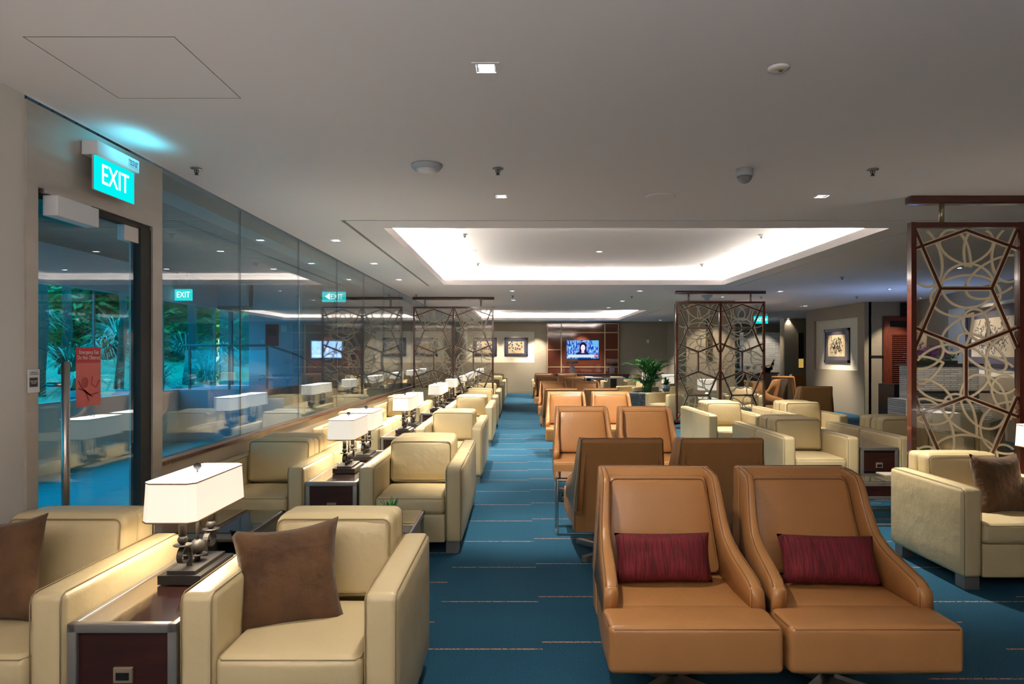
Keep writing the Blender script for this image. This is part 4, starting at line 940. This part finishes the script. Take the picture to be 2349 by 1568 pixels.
# pillar art, column niche, round wall lamp
tag(MB().box(4.22, 4.37, 15.37, 15.40, 1.28, 2.22).build('mirror_panel', P('dark etched mirror', (.02, .015, .012), .15, var=((.10, .075, .045), 18, (1, 1, 1)))), 'tall narrow dark etched panel on the pillar behind the middle screen', 'wall art')
t = thing('wall_niche_light', 'tall narrow gold lit niche in the column by the bar', 'niche', (9.5, 22.98, 0)); MB().box(-.09, .09, -.005, .02, .95, 2.15).build('niche_back', P('dark gold', (.035, .024, .008), .5), t)
MB().box(-.08, .08, -.012, -.005, .98, 1.28).build('lit_panel', E('gold glow', (.8, .5, .12), .55), t)
t = thing('round_wall_lamp', 'round white wall lamp half hidden behind the picture wall', 'lamp', (10.15, 23.55, 1.93)); MB().ball((0, 0, 0), .20, 20).build('globe', E('white globe', (.75, .88, 1), 2.5), t)
# bar counter
t = thing('bar_counter', 'dark bar counter carrying bottles and glasses behind the middle screen', 'counter', (6.35, 19.0, 0))
MB().box(-.75, .75, -.3, .3, .0, .90).build('counter_body', P('dark counter', (.035, .04, .04), .4), t); MB().box(-.78, .78, -.33, .33, .90, .935).build('counter_top', 'black', t)
def bottle(h=.30, r=.038):
    t = thing('wine_bottle', 'x', 'bottle'); MB().lathe([(.001, 0), (r, 0), (r, h*.58), (r*.6, h*.70), (r*.36, h*.78), (r*.36, h), (.001, h)], n=14).build('glass_body', 'bottle', t)
    MB().lathe([(r*1.02, h*.2), (r*1.02, h*.45)], n=14).build('bottle_label', 'paper', t); return t
bo = Proto(bottle())
for x, lb in ((5.82, 'dark wine bottle standing on the bar counter behind the screen'), (5.95, 'shorter dark bottle beside the first on the bar counter'), (6.05, 'third dark bottle among the glasses on the counter')):
    o = bo.put(lb, (x, 18.85, .935), 0, 'bottles on the bar'); o.scale = (1, 1, 1.05 if x < 5.9 else .8)
gl = MB().lathe([(.001, 0), (.03, 0), (.03, .004), (.004, .008), (.004, .07), (.032, .10), (.036, .14), (.03, .17)], n=12).build('wine_glass', 'glass_ware'); tag(gl, 'x', 'glass'); gpz = Proto(gl)
for i in range(14): gpz.put('clear stemmed glass standing on the bar counter', (5.70+.068*i, 18.95+.08*(i % 3), .935), 0, 'glasses on the bar')
t = thing('ice_bucket', 'silver ice bucket with two champagne bottles on the bar', 'bucket', (6.86, 18.9, .935)); MB().lathe([(.001, 0), (.10, 0), (.15, .16), (.165, .20), (.15, .20), (.09, .02), (.001, .02)], n=22).build('bowl', 'chrome', t)
for i, (x, lb) in enumerate(((6.82, 'champagne bottle leaning left in the ice bucket'), (6.98, 'champagne bottle leaning right in the ice bucket'))):
    o = bo.put(lb, (x-(0 if i else 0), 18.9, 1.0), 0, 'champagne in the bucket'); o.scale = (1, 1, 1); o.rotation_euler = (0, -.25 if i == 0 else .3, 0)
# planter on the stone wall
t = thing('orchid_planter', 'trough of purple orchids and green leaves on the stone planter wall', 'plant', (6.95, 11.5, 1.27)); MB().box(-.38, .38, -.1, .1, 0, .05).build('trough', 'black', t)
lf, pt = MB(), MB(); rr = random.Random(2)
for i in range(260):
    c = Vector((rr.uniform(-.4, .4), rr.uniform(-.12, .12), .04+rr.random()*.13)); a, b_ = rr.random()*6.28, rr.uniform(-.6, .8); u = Vector((math.cos(a), math.sin(a), b_))*.055; v = Vector((-math.sin(a), math.cos(a), .2))*.014; lf.add([c-u, c+v, c+u, c-v], [(0, 1, 2, 3)])
for i in range(150):
    c = Vector((rr.gauss(-.02, .17), rr.uniform(-.1, .1), .12+abs(rr.gauss(.05, .06)))); a = rr.random()*6.28
    for k in range(3): an = a+k*2.1; d = Vector((math.cos(an), -.3, math.sin(an)))*.028; s_ = Vector((-math.sin(an), 0, math.cos(an)))*.014; pt.add([c, c+d*.6+s_, c+d, c+d*.6-s_], [(0, 1, 2, 3)])
lf.build('leaves', 'green', t); pt.build('blossoms', 'purple', t)
# ------------------------------------------------------------------ signs
teal = E('exit sign green', (.0, .62, .62), 1.25); sw = E('exit letters', (1, 1, 1), 1.6)
t = thing('exit_sign', 'illuminated teal EXIT sign above the glass door', 'sign', (XW+.01, 3.80, 2.40), PI/2)
MB().rbox((0, -.045, .115), (.40, .085, .075), .004).build('housing', 'white_plastic', t)
MB().box(-.19, .19, -.062, -.052, -.105, .078).build('sign_panel', [P('acrylic edge', (.5, .55, .56), .3)], t)
MB().box(-.188, .188, -.0635, -.062, -.103, .078).build('lit_face', teal, t); text('letters', 'EXIT', .155, sw, t, (0, -.066, -.012), sx=.82)
MB().box(.09, .18, -.0895, -.088, .095, .14).build('rating_label', P('label grey', (.55, .55, .58), .6), t)
text('rating_text', 'EMERGENCY LIGHT\nTYPE  EXIT BOX\n220-240V  50Hz', .011, 'print', t, (.135, -.0905, .118), ext=.0002)
light(lamp_data('AREA', .55, (.08, .75, 1), shape='RECTANGLE', size=.34, size_y=.10), t, (.05, -.20, .12), (PI*.80, 0, 0), 'sign_glow')
def exit_small(lb, body, loc, rz, w_=.36):
    t = thing('exit_sign', lb, 'sign', loc, rz); MB().box(-w_/2, w_/2, -.01, .01, -.09, .09).build('sign_panel', teal, t); MB().rbox((0, 0, .12), (w_*.9, .07, .05), .004).build('housing', 'grey_plastic', t)
    text('letters', body, .135, sw, t, (0, -.013, 0), sx=.8)
    for x in (-w_*.3, w_*.3): MB().tube([(x, 0, .14), (x, 0, CEIL-loc[2]+(.11 if loc[0] < XW else 0))], .006, 6).build('hanging_rod', 'grey_plastic', t)
    return t
exit_small('small lit teal EXIT sign over the garden door in the corridor', 'EXIT', (-5.40, 11.0, 2.38), .0, .28)
exit_small('lit teal EXIT sign with a left arrow hanging in the corridor', '\u25c4EXIT', (-3.30, 12.2, 2.45), 0, .42)
exit_small('small teal exit sign with a right arrow beyond the middle screen', 'EXIT\u25ba', (5.85, 16.5, 2.26), 0, .34)
t = thing('door_sticker', 'red emergency exit sticker on the glass door', 'sign', (XW-.022, 3.715, 1.30), PI/2)
rm = P('red sticker', (.72, .05, .06), .5); MB().box(-.105, .105, -.003, 0, .075, .16).build('header', P('deep red', (.60, .015, .03), .5), t); MB().box(-.105, .105, -.003, 0, -.16, .075).build('body', P('faded red', (.78, .14, .12), .5), t)
text('header_text', 'Emergency Exit\nDo Not Obstruct', .031, P('pink print', (.95, .75, .72), .6), t, (0, -.004, .118), ext=.0004, sx=.88, space=.95)
pg = MB(); pg.add([(x, -.0042, z) for x, z in ell(-.035, -.03, .028, .03)], [tuple(range(20))])
for pa in (((-.09, -.02), (-.05, -.07), (.03, -.11)), ((-.09, -.06), (-.03, -.075), (.0, -.13)), ((-.05, -.07), (.01, -.10), (.08, -.09)), ((.03, .0), (.02, -.04), (.06, -.06), (.09, -.02))): pg.tube([(x, -.0045, z) for x, z in pa], (.0006, .004), 4, flat=(0, 1, 0))
pg.build('running_figure', 'deep', t) if False else pg.build('running_figure', P('figure red', (.45, .01, .02), .5), t)
t = thing('door_notice', 'small white release notice on the steel door jamb', 'notice', (XW+.012, 3.245, 1.295), PI/2)
MB().box(-.038, .038, -.004, 0, -.055, .055).build('card', 'white_plastic', t); MB().box(-.03, .024, -.005, -.004, -.028, .016).build('black_panel', 'print', t)
text('card_text', 'EMERGENCY\nDOOR RELEASE', .0085, 'print', t, (0, -.005, .036), ext=.0002); text('panel_text', 'PUSH PANEL\nTO EXIT', .009, 'paper', t, (-.003, -.0055, -.006), ext=.0002)
t = thing('no_smoking_sign', 'small black square sign hanging above the louvred door', 'sign', (8.93, 15.68, 2.45)); MB().box(-.16, .16, 0, .02, -.16, .16).build('board', 'black', t)
MB().lathe([(.05, 0), (.06, 0)], n=16).build('ring', 'grey_plastic', t).rotation_euler = (PI/2, 0, 0)
# ------------------------------------------------------------------ ceiling fittings
def make_dl(ring_=True):
    t = thing('downlight', 'x', 'ceiling light'); o = dl_hs; f = MB()
    for a in ((-o-.016, o+.016, -o-.016, -o), (-o-.016, o+.016, o, o+.016), (-o-.016, -o, -o, o), (o, o+.016, -o, o)): f.box(*a, -.003, .001)
    f.build('frame', 'ceiling', t); h = MB()
    for a in ((-o, o, -o, -o+.001), (-o, o, o-.001, o), (-o, -o+.001, -o, o), (o-.001, o, -o, o)): h.box(*a, 0, .045)
    h.box(-o, o, -o, o, .045, .047); h.build('housing', 'black', t)
    MB().lathe([(.0001, .001), (.024, .002), (.034, .007), (.034, .04)], n=20).build('lens', 'lens', t)
    light(SPOT, t, (0, 0, -.004), name='beam'); return t
dlp = Proto(make_dl())
names = ['square downlight nearest the camera', 'square downlight above the centre in front of the cove', 'square downlight before the cove on the right', 'downlight over the glazing, first of three', 'downlight over the glazing, second of three', 'downlight over the glazing, third of three',
         'downlight behind the first cove over the aisle', 'downlight behind the previous one over the aisle', 'downlight behind the first cove over the tan chairs', 'downlight further back over the tan chairs', 'downlight nearest the second cove over the tan chairs',
         'downlight over the seats right of the middle screen', 'downlight near the corner of the picture wall', 'downlight beside the far exit sign', 'tiny downlight at the far wall over the picture', 'tiny downlight at the far wall over the television', 'tiny downlight at the far wall over the palm', 'downlight right above the middle screen']
TILT = SPOT.copy(); TILT.energy = K_SPOT*2.0; TILT2 = SPOT.copy(); TILT2.energy = K_SPOT*2.3
for i, (p_, nm) in enumerate(zip(dl_pos, names)):
    o = dlp.put(nm, (p_[0], p_[1], CEIL), 0, 'recessed downlights')
    if i in (1, 2):      # gimbal heads turned away from the viewer, towards the seats
        for ch in o.children:
            if ch.type == 'LIGHT': ch.data = TILT if i == 1 else TILT2; ch.rotation_euler = (math.radians(28 if i == 1 else 9), 0, math.radians(-14 if i == 1 else -60))
    if i > 2:
        for ch in o.children:
            if ch.type == 'LIGHT': ch.data = SPOT_SMALL
def make_dl2():
    t = thing('round_downlight', 'x', 'ceiling light'); MB().lathe([(.055, 0), (.055, -.006), (.04, -.006), (.036, 0)], n=24).build('frame', 'white_plastic', t)
    MB().lathe([(.0001, -.003), (.036, -.003)], n=20).build('lens', 'lens', t); light(SPOT_SMALL, t, (0, 0, -.012), name='beam'); return t
d2 = Proto(make_dl2())
for (px, py), nm in zip([(1083, 575), (1375, 576), (1670, 577), (1098, 616), (1343, 616), (1586, 618)], ['front left', 'front middle', 'front right', 'back left', 'back middle', 'back right']):
    q = cpx(px, py, CEIL+.2); d2.put('downlight inside the large cove, %s' % nm, (q[0], q[1], CEIL+.198), 0, 'downlights in the large cove')
for x, nm in ((.2, 'left'), (1.15, 'middle'), (2.4, 'right')): d2.put('tiny downlight inside the far cove, %s' % nm, (x, 21.5, CEIL+.198), 0, 'downlights in the far cove')
def make_spr():
    t = thing('sprinkler', 'x', 'sprinkler'); MB().lathe([(.001, 0), (.034, 0), (.036, -.004), (.012, -.008), (.001, -.008)], n=20).build('rosette', 'pewter', t)
    MB().tube([(-.011, 0, -.006), (-.013, 0, -.022), (-.002, 0, -.038)], .003, 6).tube([(.011, 0, -.006), (.013, 0, -.022), (.002, 0, -.038)], .003, 6).tube([(0, 0, -.004), (0, 0, -.036)], .004, 8).lathe([(.001, -.038), (.014, -.039), (.014, -.041), (.001, -.041)], n=14).build('sprinkler_head', 'iron', t); return t
sp_ = Proto(make_spr())
for px, py, z, nm in ((451, 386, CEIL, 'over the glazing near the exit sign'), (1142, 386, CEIL, 'in the centre in front of the cove'), (2002, 388, CEIL, 'on the right in front of the near screen'), (1066, 536, CEIL+.2, 'inside the large cove, front left'),
                      (1746, 538, CEIL+.2, 'inside the large cove, front right'), (1096, 603, CEIL+.2, 'inside the large cove, back left'), (1610, 605, CEIL+.2, 'inside the large cove, back right'), (1176, 678, CEIL, 'over the aisle behind the large cove'),
                      (955, 675, CEIL, 'over the left screen'), (1449, 679, CEIL, 'over the tan chairs behind the large cove'), (1932, 635, CEIL, 'right of the large cove'), (1965, 680, CEIL, 'near the picture wall'), (1746, 680, CEIL, 'behind the bar of the middle screen')):
    q = cpx(px, py, z); sp_.put('ceiling sprinkler head ' + nm, (q[0], q[1], q[2]-.001), 0, 'sprinklers')
q = cpx(979, 378); t = thing('access_point', 'round white ceiling dome left of the centre sprinkler', 'detector', (q[0], q[1], CEIL)); MB().lathe([(.001, 0), (.10, 0), (.10, -.012), (.085, -.032), (.001, -.034)], n=32).build('ring', 'grey_plastic', t); MB().lathe([(.07, -.030), (.055, -.045), (.001, -.048)], n=28).build('cover', 'white_plastic', t)
q = cpx(1708, 388); t = thing('dome_camera', 'grey dome security camera on the ceiling right of centre', 'camera', (q[0], q[1], CEIL)); MB().lathe([(.001, 0), (.056, 0), (.056, -.045), (.052, -.05), (.001, -.05)], n=28).build('housing', 'grey_plastic', t)
MB().lathe([(.048, -.05), (.044, -.068), (.030, -.085), (.012, -.094), (.0001, -.096)], n=28).build('dome', P('smoked dome', (.22, .22, .23), .08), t)
q = cpx(1515, 450); t = thing('ceiling_speaker', 'flat round white ceiling speaker before the large cove', 'speaker', (q[0], q[1], CEIL)); MB().lathe([(.001, 0), (.115, 0), (.115, -.006), (.10, -.008), (.001, -.007)], n=36).build('grille', 'ceiling', t)
q = cpx(1466, 618, CEIL+.2); t = thing('ceiling_speaker', 'flat round speaker inside the large cove', 'speaker', (q[0], q[1], CEIL+.2)); MB().lathe([(.001, 0), (.115, 0), (.115, -.006), (.10, -.008), (.001, -.007)], n=36).build('grille', 'ceiling', t)
q = cpx(1786, 155); t = thing('ceiling_sensor', 'small oval sensor plate on the near ceiling at upper right', 'detector', (q[0], q[1], CEIL)); MB().lathe([(.001, 0), (.044, 0), (.044, -.006), (.030, -.010), (.001, -.010)], n=28).build('plate', 'ceiling', t)
MB().box(-.02, .02, -.016, -.004, -.0115, -.010).build('sensor_window', P('sensor gold', (.5, .38, .12), .4), t); MB().box(.004, .02, .004, .014, -.0115, -.010).build('sensor_eye', 'black', t)
q = cpx(1628, 675); t = thing('access_point', 'bluish white ceiling dome above the middle screen', 'detector', (q[0], q[1]+.2, CEIL)); MB().lathe([(.001, 0), (.12, 0), (.11, -.03), (.05, -.07), (.045, -.11), (.001, -.11)], n=28).build('cover', 'grey_plastic', t)
# ceiling spots; stone walls, large drawing, pillar and door ones are added fill
for x, y, tx, ty, tz in ((-.1, FAR-1.0, -.1, FAR, 1.2), (-1.25, FAR-1.0, -1.25, FAR, 1.2), (7.1, 17.2, 8.0, 17.3, 1.1), (2.36, FAR-.95, 2.36, FAR, .9), (6.2, 9.6, 6.95, 11.4, .9), (6.9, 12.7, on_slant(4.05)[0], on_slant(4.05)[1], 1.5), (4.3, 14.4, 4.3, 15.4, 1.0), (8.5, 22.6, 8.5, 24.0, 1.1), (8.65, 14.7, 8.65, 15.8, 1.1)):
    t = thing('wall_spotlight', 'adjustable ceiling spotlight aimed at %s' % ({-.1: 'the framed print on the far wall', -1.25: 'the print behind the left screen', 7.1: 'the ink drawing in the recess', 2.36: 'the media wall', 6.2: 'the white stone planter wall, added as fill', 6.9: 'the large ink drawing, added as fill', 4.3: 'the pillar behind the middle screen, added as fill', 8.5: 'the stone wall behind the bar, added as fill', 8.65: 'the louvred door, added as fill'}[x]), 'ceiling light', (x, y, CEIL))
    MB().lathe([(.045, 0), (.05, -.004), (.036, -.006), (.03, .0)], n=20).build('frame', 'white_plastic', t); MB().lathe([(.0001, -.002), (.03, -.002)], n=16).build('lens', 'lens', t)
    d_ = Vector((tx-x, ty-y, tz-CEIL)); light(WALLWASH, t, (0, 0, -.01), d_.to_track_quat('-Z', 'Y').to_euler(), 'beam')
# made-up housings for the two added fill lights, both out of view
t = thing('ceiling_fill_housing', 'added white trough under the unseen ceiling fill light behind the viewpoint', 'ceiling light', (-.6, -1.0, 1.75))
MB().box(-1.32, 1.32, -.42, .42, -.06, -.01).build('trough', 'white_plastic', t)
for x in (-1.2, 1.2): MB().tube([(x, 0, -.01), (x, 0, CEIL-1.75)], .008, 6).build('suspension_rod', 'steel', t)
t = thing('blue_fill_housing', 'added black box under the blue fill light behind the white stone planter wall', 'light', (7.25, 12.6, .89)); MB().box(-.47, .47, -.27, .27, -.89, -.01).build('housing', 'black', t)
